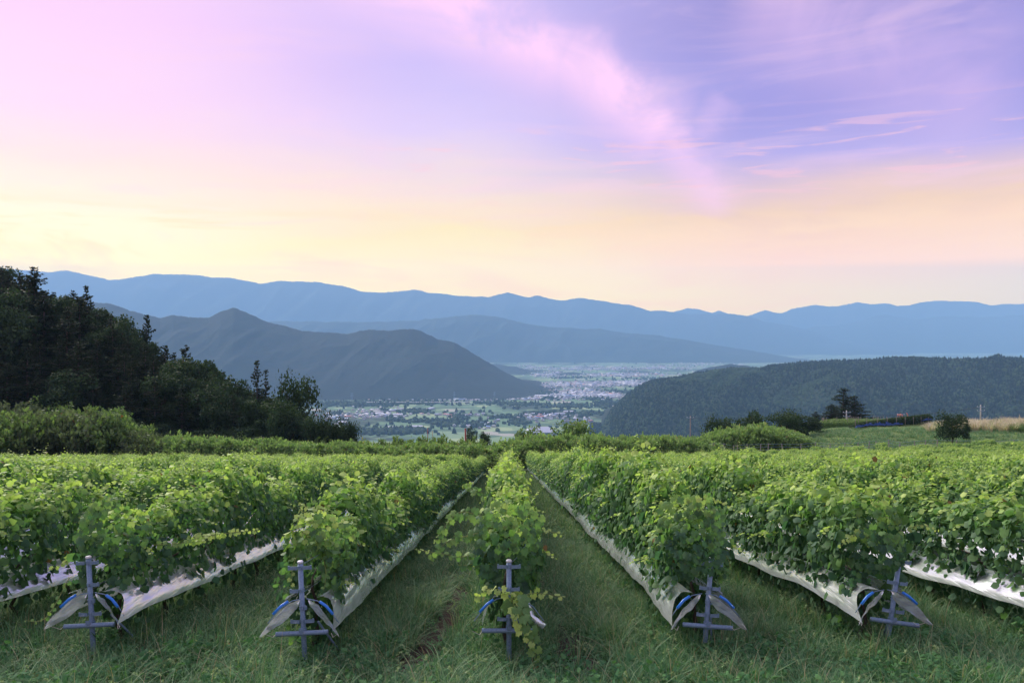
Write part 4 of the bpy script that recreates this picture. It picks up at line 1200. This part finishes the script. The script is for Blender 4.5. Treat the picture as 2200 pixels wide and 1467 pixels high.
def build_thicket():
    r = np.random.default_rng(55)
    def bed(name, label, poly, dlo, dhi, n, top, srcs, kinds, ref, cat):
        px = r.uniform(poly[0], poly[1], n); d = r.uniform(dlo, dhi, n); x = (px-1090)/F*d
        yt = np.interp(px, [a for a, _ in top], [b_ for _, b_ in top])+r.normal(0, 4, n)+7*fsum(px/28, d*0, 4, 2, 1)+(dhi-d)/(dhi-dlo)*8
        g = ground_z(x, d)
        h = np.clip(CAMZ+(720-yt)/F*d-g, .5, 7)
        keep = h > .6
        x, d, g, h = x[keep], d[keep], g[keep], h[keep]; n = len(x)
        rot = np.zeros((n, 3)); rot[:, 2] = r.uniform(0, 6.28, n)
        scatter(name, srcs, np.stack([x, d, g], -1), r.choice(kinds, n), rot, np.stack([np.full(n, 1.0), np.full(n, 1.0), h/ref], -1), label=label, cat=cat, kind='stuff')
    bed('thicket', 'yellow-green feathery thicket closing the lower end of the vineyard', (1020, 1540), 91, 100, 420, [(1020, 962), (1060, 958), (1090, 945), (1150, 936), (1250, 934), (1300, 934), (1400, 938), (1540, 940)], THICK, [0, 1, 2, 3], 4.0, 'thicket')
    bed('thicket', 'paler feathery thicket on the near side of the scrub, from the shed to the middle', (250, 1030), 88, 94, 520, [(250, 955), (330, 945), (420, 938), (520, 945), (600, 948), (700, 948), (780, 952), (850, 962), (900, 952), (960, 948), (1030, 956)], THICK, [0, 1, 2, 3], 4.0, 'thicket')
    bed('thicket_mound', 'rounded mound of feathery green thicket behind the wire fence', (1490, 1745), 99, 110, 330, [(1490, 945), (1530, 925), (1560, 918), (1620, 918), (1650, 914), (1700, 925), (1730, 938), (1745, 950)], THICK, [0, 1, 2, 3], 4.0, 'thicket')
    bed('pampas_grass', 'pale beige pampas grass in flower along the top of the knoll', (1992, 2420), 116, 150, 900, [(1992, 912), (2010, 903), (2060, 900), (2100, 895), (2200, 896), (2420, 890)], PAMP, [1, 2, 3, 4], 2.0, 'pampas grass')
    # meadow grass between fence and knoll
    n = 2600; px = r.uniform(1690, 2420, n); d = r.uniform(92, 122, n); x = (px-1090)/F*d
    rot = np.zeros((n, 3)); rot[:, 2] = r.uniform(0, 6.28, n)
    scatter('meadow_grass', TUFTS[:6], np.stack([x, d, ground_z(x, d)], -1), r.integers(0, 6, n), rot, np.stack([np.full(n, 2.5), np.full(n, 2.5), r.uniform(.8, 2.0, n)], -1), label='rough meadow grass between the wire fence and the knoll', cat='grass', kind='stuff')
build_thicket()

# ------------------------------------------------------------------ right-hand field: far vine rows, blue net, fence, poles
def build_far_field():
    r = np.random.default_rng(71)
    for k in range(11):
        d = 128+k*7.0
        pxl = np.interp(d, [128, 150, 200], [1760, 1700, 1712]); pxr = np.interp(d, [128, 150, 200], [1850, 1960, 1996])
        x0, x1 = (pxl-1090)/F*d, (pxr-1090)/F*d
        t = empty('low_vine_row', (x0, d, gz(x0, d)), label='low vine row running across the far sloping vineyard before the conifers', cat='vine row', group='vine rows of the far sloping vineyard')
        xs = np.arange(x0, x1, 1.9); n = len(xs); 
        pts = np.stack([xs-x0, np.zeros(n), ground_z(xs, np.full(n, d))-gz(x0, d)-.5], -1)
        rot = np.zeros((n, 3)); rot[:, 2] = math.pi/2
        scatter('foliage', SRC_FIELD, pts, r.integers(0, 3, n), rot, np.stack([np.full(n, 1.0), np.ones(n), r.uniform(.62, .8, n)], -1), t, kind='stuff')
        for xx in np.arange(x0, x1, 6.5):
            link('post', FP, t, (xx-x0, 0, gz(xx, d)-gz(x0, d)))
    # dark vine row with blue net along the near edge of that field
    a = P(1832, 940, 122); b_ = P(1996, 918, 158)
    n = 26
    q = np.linspace(0, 1, n); X = a.x+(b_.x-a.x)*q; Y = a.y+(b_.y-a.y)*q
    t = empty('netted_vine_row', (a.x, a.y, gz(a.x, a.y)), label='dark vine row along the near edge of the far vineyard, over a blue net', cat='vine row')
    pts = np.stack([X-a.x, Y-a.y, ground_z(X, Y)-gz(a.x, a.y)-.2], -1)
    rot = np.zeros((n, 3)); rot[:, 2] = math.atan2(b_.y-a.y, b_.x-a.x)-math.pi/2
    scatter('foliage', SRC_DARK, pts, r.integers(0, 2, n), rot, np.stack([np.ones(n)*1.3, np.ones(n)*1.05, np.interp(q, [0, .4, 1], [.35, .75, 1.1])], -1), t, kind='stuff')
    for i in range(0, n, 3): link('post', FP, t, (X[i]-a.x+.3, Y[i]-a.y-.7, gz(X[i], Y[i])-gz(a.x, a.y)))
    m = 80; q = np.linspace(-.02, 1.0, m); X = a.x+(b_.x-a.x)*q+.35; Y = a.y+(b_.y-a.y)*q-.9
    top = .28+.10*np.sin(q*57)+.08*np.sin(q*131)+np.interp(q, [0, .35, .6, .9, 1], [.0, .22, .0, .7, .8])
    bot = np.interp(q, [0, .6, .9, 1], [0.02, .1, .75, .85])
    V = []; 
    for i in range(m):
        g = gz(X[i], Y[i])
        for j in range(4): V.append((X[i]+.12*math.sin(i*1.3+j*2), Y[i]+.10*math.cos(i*2.1+j), g+bot[i]+(top[i]-bot[i])*j/3+.25))
    Q = [(4*i+j, 4*(i+1)+j, 4*(i+1)+j+1, 4*i+j+1) for i in range(m-1) for j in range(3) if not (44 < i < 66)]
    me = mesh_np('blue_net', np.array(V), np.array(Q), [plain('blue_net_cloth', (.012, .07, .34), .7, var=.4, scale=3)])
    link('blue_net', me, label='bright blue net gathered under the dark vine row', cat='net')

b = MB(); b.tube([(0, 0, -.3), (0, 0, 1.7)], .04, 6); FP = b.mesh('field_post', [M['wood_post']], True)
def dark_src(i):
    r = np.random.default_rng(300+i); V, T, C, st = canopy(2.0, r, 420, LEAF_LO, .09, 3, seed=i)
    return source('vine_length', mesh_np('dark_foliage', V, T, [M['broad']], C))
SRC_DARK = [dark_src(i) for i in range(2)]
SRC_FIELD = []
for i in range(3):
    V, T, C, st = canopy(2.0, np.random.default_rng(330+i), 330, LEAF_LO, .09, 6, seed=i)
    SRC_FIELD.append(source('field_vine', mesh_np('field_vine', V, T, [M['shrub']], C)))
build_far_field()

def build_fence():
    pxs = [1432, 1462, 1498, 1530, 1560, 1578, 1586, 1611, 1632, 1650, 1686, 1722, 1758, 1786, 1815, 1843, 1868, 1881, 1896, 1915, 1937, 1970, 1993, 2017, 2056, 2095, 2140, 2186, 2235]
    d = 94.0
    x0 = (pxs[0]-1090)/F*d
    t = empty('wire_fence', (x0, d, gz(x0, d)), label='wire fence on weathered wooden posts behind the last vines', cat='fence')
    r = random.Random(3); tops = []
    for px in pxs:
        x = (px-1090)/F*d; g = gz(x, d)
        yt = np.interp(px, [1430, 1600, 1760, 1900, 2240], [958, 954, 952, 948, 944])+r.uniform(-4, 3)
        h = CAMZ+(720-yt)/F*d-g
        lean = r.uniform(-.13, .13)
        b = MB(); b.tube([(0, 0, -.2), (lean*h, 0, h)], [.055, .045], 6)
        link('post', b.mesh('post', [M['wood_post']], True), t, (x-x0, 0, g-gz(x0, d)))
        tops.append((x-x0+lean*h, 0, g+h-gz(x0, d)))
    for k in range(5):
        b = MB(); b.tube([(p[0], -.05, p[2]-.06-.33*k) for p in tops], .013, 4); link('wire', b.mesh('wire', [M['galv']]), t)
build_fence()

def utility_pole(px, ytop, ybase, d, label, mat, arms=2):
    x = (px-1090)/F*d; g = gz(x, d); top = CAMZ+(720-ytop)/F*d
    t = empty('utility_pole', (x, d, g), label=label, cat='utility pole')
    h = top-g
    b = MB(); b.tube([(0, 0, -.5), (0, 0, h)], [.19, .12], 10); link('pole', b.mesh('pole', [mat], True), t)
    for k in range(arms):
        b = MB(); b.box((0, -.12, h-.5-.9*k), (1.9-.4*k, .1, .12)); arm = link('crossarm', b.mesh('crossarm', [M['galv']]), t)
        for s in (-.8, 0, .8):
            b = MB(); b.tube([(s, -.12, h-.44-.9*k), (s, -.12, h-.26-.9*k)], [.05, .04], 6); link('insulator', b.mesh('insulator', [M['cap']], True), arm)
    if arms > 1:
        b = MB(); b.tube([(.3, -.15, h-3.6), (.3, -.15, h-2.8)], .2, 10); link('transformer', b.mesh('transformer', [M['galv']], True), t)
    return x, d, top
p1 = utility_pole(1821, 882, 915, 190, 'pale concrete utility pole with transformer before the tall conifers', plain('concrete', (.42, .42, .40), .9), 2)
p2 = utility_pole(2111, 870, 893, 182, 'pale utility pole rising behind the pampas grass', plain('pale_concrete', (.42, .42, .40), .9), 2)
p3 = utility_pole(1484, 893, 930, 190, 'brown utility pole to the side of the feathery mound by the white warehouse', M['wood_post'], 1)
p4 = utility_pole(1938, 887, 908, 196, 'thin dark utility pole behind the orange tractor', M['bark'], 1)
def cable(a, b_, sag, z, label):
    m = MB(); pts = []
    for i in range(25):
        f = i/24; pts.append((a[0]+(b_[0]-a[0])*f, a[1]+(b_[1]-a[1])*f, a[2]+(b_[2]-a[2])*f-sag*4*f*(1-f)-z))
    m.tube(pts, .022, 4); link('power_cable', m.mesh('power_cable', [M['bark']]), label=label, cat='cable')
cable(p1, p4, .35, .5, 'thin power cable between the concrete pole and the thin dark pole')
cable(p4, p2, .35, .5, 'thin power cable between the thin dark pole and the pole by the pampas grass')
cable(p3, p1, .8, .6, 'long thin power cable from the brown pole to the concrete pole')

def build_tractor():
    d = 168; x = (1941-1090)/F*d; g = CAMZ+(720-918)/F*d
    g = gz(x, d)
    t = empty('orange_tractor', (x, d, g+.05), label='small orange tractor with raised arm on the crest of the far field', cat='tractor')
    t.scale = (.95, .95, .95)
    o_ = plain('orange_paint', (.62, .16, .05), .5); dk = plain('black_rubber', (.02, .02, .02), .8); gl = plain('cab_glass', (.08, .10, .12), .15)
    b = MB(); b.box((.1, 0, .95), (1.5, .7, .55)); b.box((.75, 0, 1.1), (.5, .6, .5)); link('body', b.mesh('body', [o_]), t)
    b = MB(); b.box((-.45, 0, 2.15), (.95, .9, .08)); [b.tube([(-.45+a*.42, c*.4, 1.2), (-.45+a*.38, c*.38, 2.12)], .03, 5) for a in (-1, 1) for c in (-1, 1)]; link('roof', b.mesh('roof', [o_]), t)
    b = MB(); b.box((-.40, 0, 1.35), (.4, .45, .35)); link('seat', b.mesh('seat', [dk]), t)
    for sx, rad in ((-.5, .52), (.75, .34)):
        for s in (-1, 1):
            b = MB(); b.tube([(sx, s*.38, rad), (sx, s*.62, rad)], rad, 16); wl = link('wheel', b.mesh('wheel', [dk]), t)
            b = MB(); b.tube([(sx, s*.50, rad), (sx, s*.635, rad)], rad*.5, 10); link('hub', b.mesh('hub', [o_]), wl)
    b = MB(); b.tube([(.9, .3, 1.1), (1.5, .3, 1.9), (1.15, .3, 2.5)], .07, 6); link('arm', b.mesh('arm', [o_]), t)
build_tractor()

for px, yt, rad, d, lb in [(919, 920, .05, 118, 'thin red pole over the hedge, farther from the small dark tree'), (929, 926, .03, 121, 'thinnest red pole next to the other thin one over the hedge'), (1000, 921, .13, 122, 'thick red pole over the hedge beside a small dark tree')]:
    x = (px-1090)/F*d; g = gz(x, d); h = CAMZ+(720-yt)/F*d-g
    b = MB(); b.tube([(0, 0, -.3), (0, 0, h)], rad, 8); b.tube([(0, 0, h), (0, 0, h+.05)], rad*1.3, 8)
    link('red_pole', b.mesh('red_pole', [plain('red_paint', (.26, .06, .04), .7)], True), loc=(x, d, g), label=lb, cat='pole')

def build_shed():
    d = 88; x = (658-1090)/F*d; g = gz(x, d); h = CAMZ+(720-983)/F*d-g
    t = empty('shed', (x, d, g), label='low shed with a blue-white metal roof among the far vines', cat='shed')
    b = MB(); b.box((0, .8, (h-.25)/2), (3.5, 1.5, h-.25)); link('wall', b.mesh('wall', [plain('shed_wall', (.35, .36, .38), .8)]), t)
    b = MB()
    for k in range(18): b.box((-1.83+k*.215, .8, h-.12+.02*(k % 2)), (.21, 2.1, .05), Matrix.Rotation(.16, 3, 'X'))
    link('roof', b.mesh('roof', [plain('blue_white_metal', (.50, .66, .85), .35, .2)]), t)
build_shed()

# ------------------------------------------------------------------ woods on the right hill and in the valley
def blob_src(i, mat, y0):
    r = np.random.default_rng(9000+i)
    import bmesh
    bm = bmesh.new(); bmesh.ops.create_icosphere(bm, subdivisions=2, radius=1.0)
    V = np.array([v.co[:] for v in bm.verts]); T = np.array([[v.index for v in f.verts] for f in bm.faces]); bm.free()
    n = 1+.20*np.sin(V[:, 0]*4+i)*np.cos(V[:, 1]*5+i*2)+.16*np.sin(V[:, 2]*7+V[:, 0]*6+i*3)+.08*r.normal(0, 1, len(V))
    V = V*n[:, None]; V[:, 2] *= 1.15
    C = np.stack([np.full(len(V), y0)+.1*r.normal(0, 1, len(V)), np.full(len(V), .3)], -1)
    return source('crown_clump', mesh_np('crown_clump', V, T, [mat], C))
def spike_src(i):
    r = np.random.default_rng(9100+i); n = 9; V = []; 
    for k, (rr, z) in enumerate([(.9, -.5), (.75, .3), (.5, 1.1), (.3, 1.7)]):
        for j in range(n): V.append((math.cos(6.283*j/n+k)*rr*r.uniform(.7, 1.2), math.sin(6.283*j/n+k)*rr*r.uniform(.7, 1.2), z+r.uniform(-.1, .1)))
    V.append((0, 0, 2.5)); T = []
    for k in range(3):
        for j in range(n): a, b2 = k*n+j, k*n+(j+1) % n; T += [(a, b2, b2+n), (a, b2+n, a+n)]
    T += [(3*n+j, 3*n+(j+1) % n, 4*n) for j in range(n)]
    return source('crown_spike', mesh_np('crown_spike', np.array(V), np.array(T), [M['wood_far']], np.tile([[.1, .2]], (len(V), 1))))
M['wood_far'] = leaf_mat('far_tree_crown', (.007, .018, .012), (.020, .044, .022), (.060, .100, .038), .0, .9, brown=(.07, .06, .03), nbrown=.97, spec=.1)
BLOBS = [blob_src(i, M['wood_far'], .15+.14*i) for i in range(5)] + [spike_src(i) for i in range(2)]

def build_hill_wood():
    _, X, Y, Z, v = HILL
    r = np.random.default_rng(91)
    nf = int(np.argmin(np.abs(v-.12)))
    n = 36000
    i = r.uniform(0, nf-1.001, n)*1.0; i = (nf-1.001)*(i/(nf-1.001))
    j = r.uniform(0, X.shape[1]-1.001, n)
    ii, jj = i.astype(int), j.astype(int); fi, fj = i-ii, j-jj
    bl = lambda A: A[ii, jj]*(1-fi)*(1-fj)+A[ii+1, jj]*fi*(1-fj)+A[ii, jj+1]*(1-fi)*fj+A[ii+1, jj+1]*fi*fj
    x, y, z = bl(X), bl(Y), bl(Z)
    kinds = np.where(fsum(x/110, y/110, 3, 4, 1) > .16, r.choice([4, 3, 2], n), r.choice([0, 1, 2, 3, 5, 6], n, p=[.29, .29, .22, .12, .04, .04]))
    s = r.uniform(2.8, 4.8, n); s = np.where(kinds > 4, s*.7, s)
    rot = np.zeros((n, 3)); rot[:, 2] = r.uniform(0, 6.28, n)
    scatter('hill_forest', BLOBS, np.stack([x, y, z-.6], -1), kinds, rot, np.stack([s, s, s*r.uniform(.7, 1.05, n)], -1), label='dense mixed forest covering the round hill across the valley', cat='forest', kind='stuff')
build_hill_wood()

def floor_at(px, py):
    d = (CAMZ-FLOOR)/(py-720)*F
    return (px-1090)/F*d, d

def build_valley():
    r = np.random.default_rng(33)
    # wooded patches
    cl = [(795, 928, 34, 5, 150), (865, 928, 44, 7, 220), (700, 868, 60, 5, 260), (800, 868, 70, 5, 260), (900, 866, 60, 4, 200), (885, 885, 22, 4, 90), (830, 884, 8, 3, 30), (915, 884, 8, 4, 30), (985, 900, 16, 9, 90), (1005, 915, 12, 5, 50), (1035, 912, 14, 5, 40), (1110, 908, 16, 8, 80), (1080, 897, 30, 4, 60), (960, 912, 20, 4, 50),
          (1180, 858, 14, 3, 60), (1060, 866, 40, 2, 90), (1130, 870, 50, 3, 110), (1240, 874, 60, 4, 200), (1320, 868, 40, 5, 160), (1260, 890, 26, 5, 90), (1330, 842, 30, 3, 80), (1280, 858, 26, 2, 60), (1230, 812, 30, 2, 90), (1150, 845, 40, 3, 120), (720, 890, 12, 4, 30), (1160, 890, 20, 4, 40), (930, 905, 40, 6, 60), (870, 905, 30, 4, 30), (1390, 815, 60, 3, 120)]
    PX, PY = [], []
    for cx, cy_, sx, sy, n in cl:
        n = int(n*.7); PX.append(r.normal(cx, sx*.7, n)); PY.append(r.normal(cy_, sy*.5, n))
    PX.append(r.uniform(660, 1500, 500)); PY.append(r.uniform(780, 935, 500))
    px, py = np.concatenate(PX), np.maximum(np.concatenate(PY), 776)
    d = (CAMZ-FLOOR)/(py-720)*F; x = (px-1090)/F*d; n = len(x); s = r.uniform(4, 7.5, n)
    rot = np.zeros((n, 3)); rot[:, 2] = r.uniform(0, 6.28, n)
    scatter('valley_woods', BLOBS, np.stack([x, d, ground_z(x, d)+s*.6], -1), r.integers(1, 5, n), rot, np.stack([s*1.2, s*1.2, s*.9], -1), label='dark patches of trees scattered over the valley floor', cat='woods', kind='stuff')
    # houses
    mw = [plain('house_wall_white', (.46, .46, .46), .7, var=.05, scale=.3), plain('house_wall_cream', (.42, .39, .33), .7, var=.05, scale=.3), plain('house_wall_grey', (.22, .23, .25), .7, var=.05, scale=.3)]
    mr = [plain('roof_silver', (.44, .48, .54), .35, var=.05, scale=.3), plain('roof_slate', (.16, .18, .22), .6, var=.1, scale=.3), plain('roof_white', (.62, .65, .68), .5, var=.05, scale=.3), plain('roof_red', (.42, .14, .10), .7, var=.1, scale=.3), plain('roof_blue', (.14, .25, .45), .5, var=.1, scale=.3)]
    def house(w, l, h, rh, a, c):
        m = MB(); ov = .5
        m.add([(-w/2, -l/2, 0), (w/2, -l/2, 0), (w/2, l/2, 0), (-w/2, l/2, 0), (-w/2, -l/2, h), (w/2, -l/2, h), (w/2, l/2, h), (-w/2, l/2, h), (0, -l/2, h+rh), (0, l/2, h+rh)],
              [(0, 1, 5, 8, 4), (2, 3, 7, 9, 6), (0, 4, 7, 3), (1, 2, 6, 5)], 0)
        m.add([(-w/2-ov, -l/2-ov, h-.1), (0, -l/2-ov, h+rh+.2), (0, l/2+ov, h+rh+.2), (-w/2-ov, l/2+ov, h-.1), (w/2+ov, -l/2-ov, h-.1), (w/2+ov, l/2+ov, h-.1)], [(0, 1, 2, 3), (1, 4, 5, 2)], 1)
        m.add([(s*w*.501, -l*.2+k, h*.35) for s in (1,) for k in (0, 2)]+[(w*.501, -l*.2+2, h*.7), (w*.501, -l*.2, h*.7)], [(0, 1, 2, 3)], 2)
        return m.mesh('house', [a, c, M['window_dark']])
    M['window_dark'] = plain('window_dark', (.03, .035, .045), .2, scale=.3)
    hm = []
    for i, (w, l, h, rh) in enumerate([(9, 12, 6, 2.6), (8, 10, 5.5, 2.2), (10, 14, 6.5, 2.6), (12, 26, 5, 2.0), (9, 12, 3.6, 1.8), (16, 34, 6, 2.4)]):
        for j, c in enumerate(mr): hm.append((house(w, l, h, rh, mw[(i+j) % 3], c), ['silver', 'dark slate', 'white', 'red', 'blue'][j], i))
    pr = np.array([.30, .36, .18, .06, .10])
    def pick(big=.2):
        j = r.choice(5, p=pr); i = r.choice([0, 1, 2, 4]) if r.random() > big else r.choice([3, 5]); return hm[i*5+j]
    clusters = [(720, 895, 40, 8, 60), (800, 893, 45, 7, 60), (860, 888, 40, 5, 25), (960, 890, 40, 5, 28), (1020, 890, 40, 6, 26), (1150, 895, 30, 7, 60), (1190, 893, 35, 8, 60), (1010, 918, 40, 5, 16), (1050, 912, 30, 6, 12), (1230, 900, 30, 8, 20), (750, 912, 30, 4, 10), (1180, 880, 30, 4, 30)]
    pts = []
    for cx, cy_, sx, sy, n in clusters:
        for _ in range(n): pts.append((r.normal(cx, sx*.6), r.normal(cy_, sy*.6)))
    pts = [p for p in pts if 655 < p[0] < 1300 and 872 < p[1] < 940]
    pts.sort(key=lambda p: -p[1]); pts = pts[:290]
    used = []
    for (px_, py_) in pts:
        x, y = floor_at(px_, py_); 
        if any(abs(x-a)+abs(y-b_) < 16 for a, b_ in used): continue
        used.append((x, y)); me, col_, i = pick(.1)
        o = link('house', me, loc=(x, y, gz(x, y)), rot=(0, 0, r.choice([0, math.pi/2])+r.normal(0, .25)), cat='house', group='houses of the valley town')
        o['label'] = f'small {col_} roofed house in the hazy town on the valley floor' if i not in (3, 5) else f'long {col_} roofed shed in the hazy town on the valley floor'
    # farther town: too many and too small to count
    cl2 = [(1160, 856, 60, 4, 260), (1240, 845, 60, 8, 500), (1300, 850, 50, 6, 260), (1220, 826, 60, 5, 420), (1290, 826, 60, 5, 380), (1360, 822, 60, 5, 300), (1180, 805, 30, 6, 200), (1240, 792, 90, 4, 240), (1330, 792, 80, 4, 260), (1430, 790, 80, 5, 200), (1300, 806, 70, 4, 300), (1140, 790, 40, 4, 150), (1380, 805, 60, 4, 200), (900, 856, 120, 4, 90), (760, 852, 70, 3, 30), (820, 888, 90, 10, 90), (1000, 860, 90, 3, 60), (1500, 783, 60, 3, 160)]
    V, Fq, mi = [], [], []; k = 0
    for cx, cy_, sx, sy, n in cl2:
        ax = r.normal(cx, sx*.55, n); ay = np.maximum(r.normal(cy_, sy*.6, n), 779)
        for a, b_ in zip(ax, ay):
            x, y = floor_at(a, b_); big = r.random() < .06
            w, l, h = (r.uniform(6, 11), r.uniform(8, 14), r.uniform(3, 5)) if not big else (r.uniform(14, 26), r.uniform(30, 80), r.uniform(4, 7))
            th = r.choice([0, 1.57])+r.normal(0, .2); c_, s_ = math.cos(th), math.sin(th); g = gz(x, y)
            loc = [(-w/2, -l/2, 0), (w/2, -l/2, 0), (w/2, l/2, 0), (-w/2, l/2, 0), (-w/2, -l/2, h), (w/2, -l/2, h), (w/2, l/2, h), (-w/2, l/2, h), (0, -l/2, h*1.35), (0, l/2, h*1.35)]
            V += [(x+p*c_-q*s_, y+p*s_+q*c_, g+z_) for p, q, z_ in loc]
            Fq += [(k, k+1, k+5, k+4), (k+1, k+2, k+6, k+5), (k+2, k+3, k+7, k+6), (k+3, k, k+4, k+7), (k+4, k+8, k+9, k+7), (k+8, k+5, k+6, k+9), (k+4, k+5, k+8, k+8), (k+6, k+7, k+9, k+9)]
            c2 = 3+r.choice(5, p=pr); w2 = r.integers(0, 3); mi += [w2]*4+[c2]*2+[w2]*2; k += 10
    Fq = np.array(Fq); tri = Fq[:, 2] == Fq[:, 3]
    mi = np.array(mi)
    link('distant_town', mesh_np('distant_town', V, [Fq[~tri], Fq[tri][:, :3]], mw+mr, mi=np.concatenate([mi[~tri], mi[tri]])), label='thousands of tiny pale roofs spread over the far valley floor', cat='town', kind='stuff')
    # large single buildings
    def big(name, px_, py_, wpx, depth, h, rh, wall, roof, label, arches=0):
        x, y = floor_at(px_, py_); w = wpx/F*y; t = empty(name, (x, y, gz(x, y)), label=label, cat='building')
        m = MB(); m.box((0, 0, h/2), (w, depth, h)); link('wall', m.mesh('wall', [wall]), t)
        if arches:
            for k in range(arches):
                m = MB(); ww = w/arches; n = 8; v = []
                for yy in (-depth/2-1, depth/2+1):
                    for q in range(n+1): a = math.pi*q/n; v.append((-w/2+ww*(k+.5)-math.cos(a)*ww/2, yy, h+math.sin(a)*rh))
                m.add(v, [(q, q+1, q+n+2, q+n+1) for q in range(n)]+[tuple(range(n+1))]); link('roof_arch', m.mesh('roof_arch', [roof]), t)
        else:
            m = MB(); e = 3
            v = [(-w/2-e, -depth/2-e, h), (w/2+e, -depth/2-e, h), (w/2+e, depth/2+e, h), (-w/2-e, depth/2+e, h), (-w*.32, 0, h+rh), (w*.32, 0, h+rh)]
            m.add(v, [(0, 1, 5, 4), (1, 2, 5), (2, 3, 4, 5), (3, 0, 4)]); link('roof', m.mesh('roof', [roof]), t)
        for k in range(int(w/9)):
            m = MB(); m.box((-w/2+5+k*9, -depth/2-.1, h*.55), (4, .3, 2)); link('window', m.mesh('window', [M['window_dark']]), t)
    big('large_hall', 1160, 932, 58, 60, 8, 14, mw[0], mr[0], 'large hall with a pale blue-grey hipped roof before the middle trees')
    big('white_warehouse', 1413, 939, 68, 50, 12, 8, mw[0], mr[2], 'white warehouse with a row of arched roofs in front of the wooded hill', 7)
    for k, (px_, py_, wpx, lab) in enumerate([(813, 891, 22, 'long white greenhouse in the middle of the valley fields'), (893, 919, 28, 'white greenhouse nearest the thin red poles'), (1043, 866, 26, 'long white hall on the valley floor under the pointed mountain'), (1222, 887, 22, 'white hall between the town and the wooded hill'), (1165, 852, 30, 'long pale factory at the foot of the mountain slope'), (1310, 850, 26, 'long pale factory near the wooded hill'), (1335, 823, 30, 'distant pale factory beyond the town'), (855, 893, 20, 'pale low shed beside the middle fields'), (845, 921, 36, 'long low pale wall in the nearest valley field')]):
        x, y = floor_at(px_, py_); w = wpx/F*y
        t = empty('long_building', (x, y, gz(x, y)), label=lab, cat='building'); m = MB(); m.box((0, 0, 3), (w, 18, 6)); link('wall', m.mesh('wall', [mw[0]]), t)
        m = MB(); m.add([(-w/2-1, -10, 6), (w/2+1, -10, 6), (w/2+1, 0, 9), (-w/2-1, 0, 9), (w/2+1, 10, 6), (-w/2-1, 10, 6)], [(0, 1, 2, 3), (3, 2, 4, 5)]); link('roof', m.mesh('roof', [mr[2] if k % 2 == 0 else mr[0]]), t)
    # road viaduct
    x0, y = floor_at(788, 868); x1, _ = floor_at(1012, 868)
    t = empty('viaduct', (x0, y, gz(x0, y)), label='long pale road viaduct crossing the valley under the mountain', cat='viaduct')
    m = MB(); m.box(((x1-x0)/2, 0, 9), (x1-x0, 11, 2.2)); link('deck', m.mesh('deck', [mw[0]]), t)
    for k in range(12): m = MB(); m.box(((x1-x0)*(k+.5)/12, 0, 4), (3, 6, 8.2)); link('pier', m.mesh('pier', [mw[2]]), t)
    for px_, hh in ((976, 45), (1062, 45), (756, 40)):
        x, y = floor_at(px_, 862); m = MB()
        for a in (-1, 1):
            for c in (-1, 1): m.tube([(a*4, c*4, 0), (a*.6, c*.6, hh)], .5, 4)
        for z_ in (.65, .78, .9): m.box((0, 0, hh*z_), (14, 1, 1))
        link('pylon', m.mesh('pylon', [M['galv']]), loc=(x, y, gz(x, y)), label={976: 'lattice power pylon before the middle of the mountain foot', 1062: 'lattice power pylon at the end of the mountain foot', 756: 'lattice power pylon nearest the wood'}[px_], cat='pylon')
build_valley()
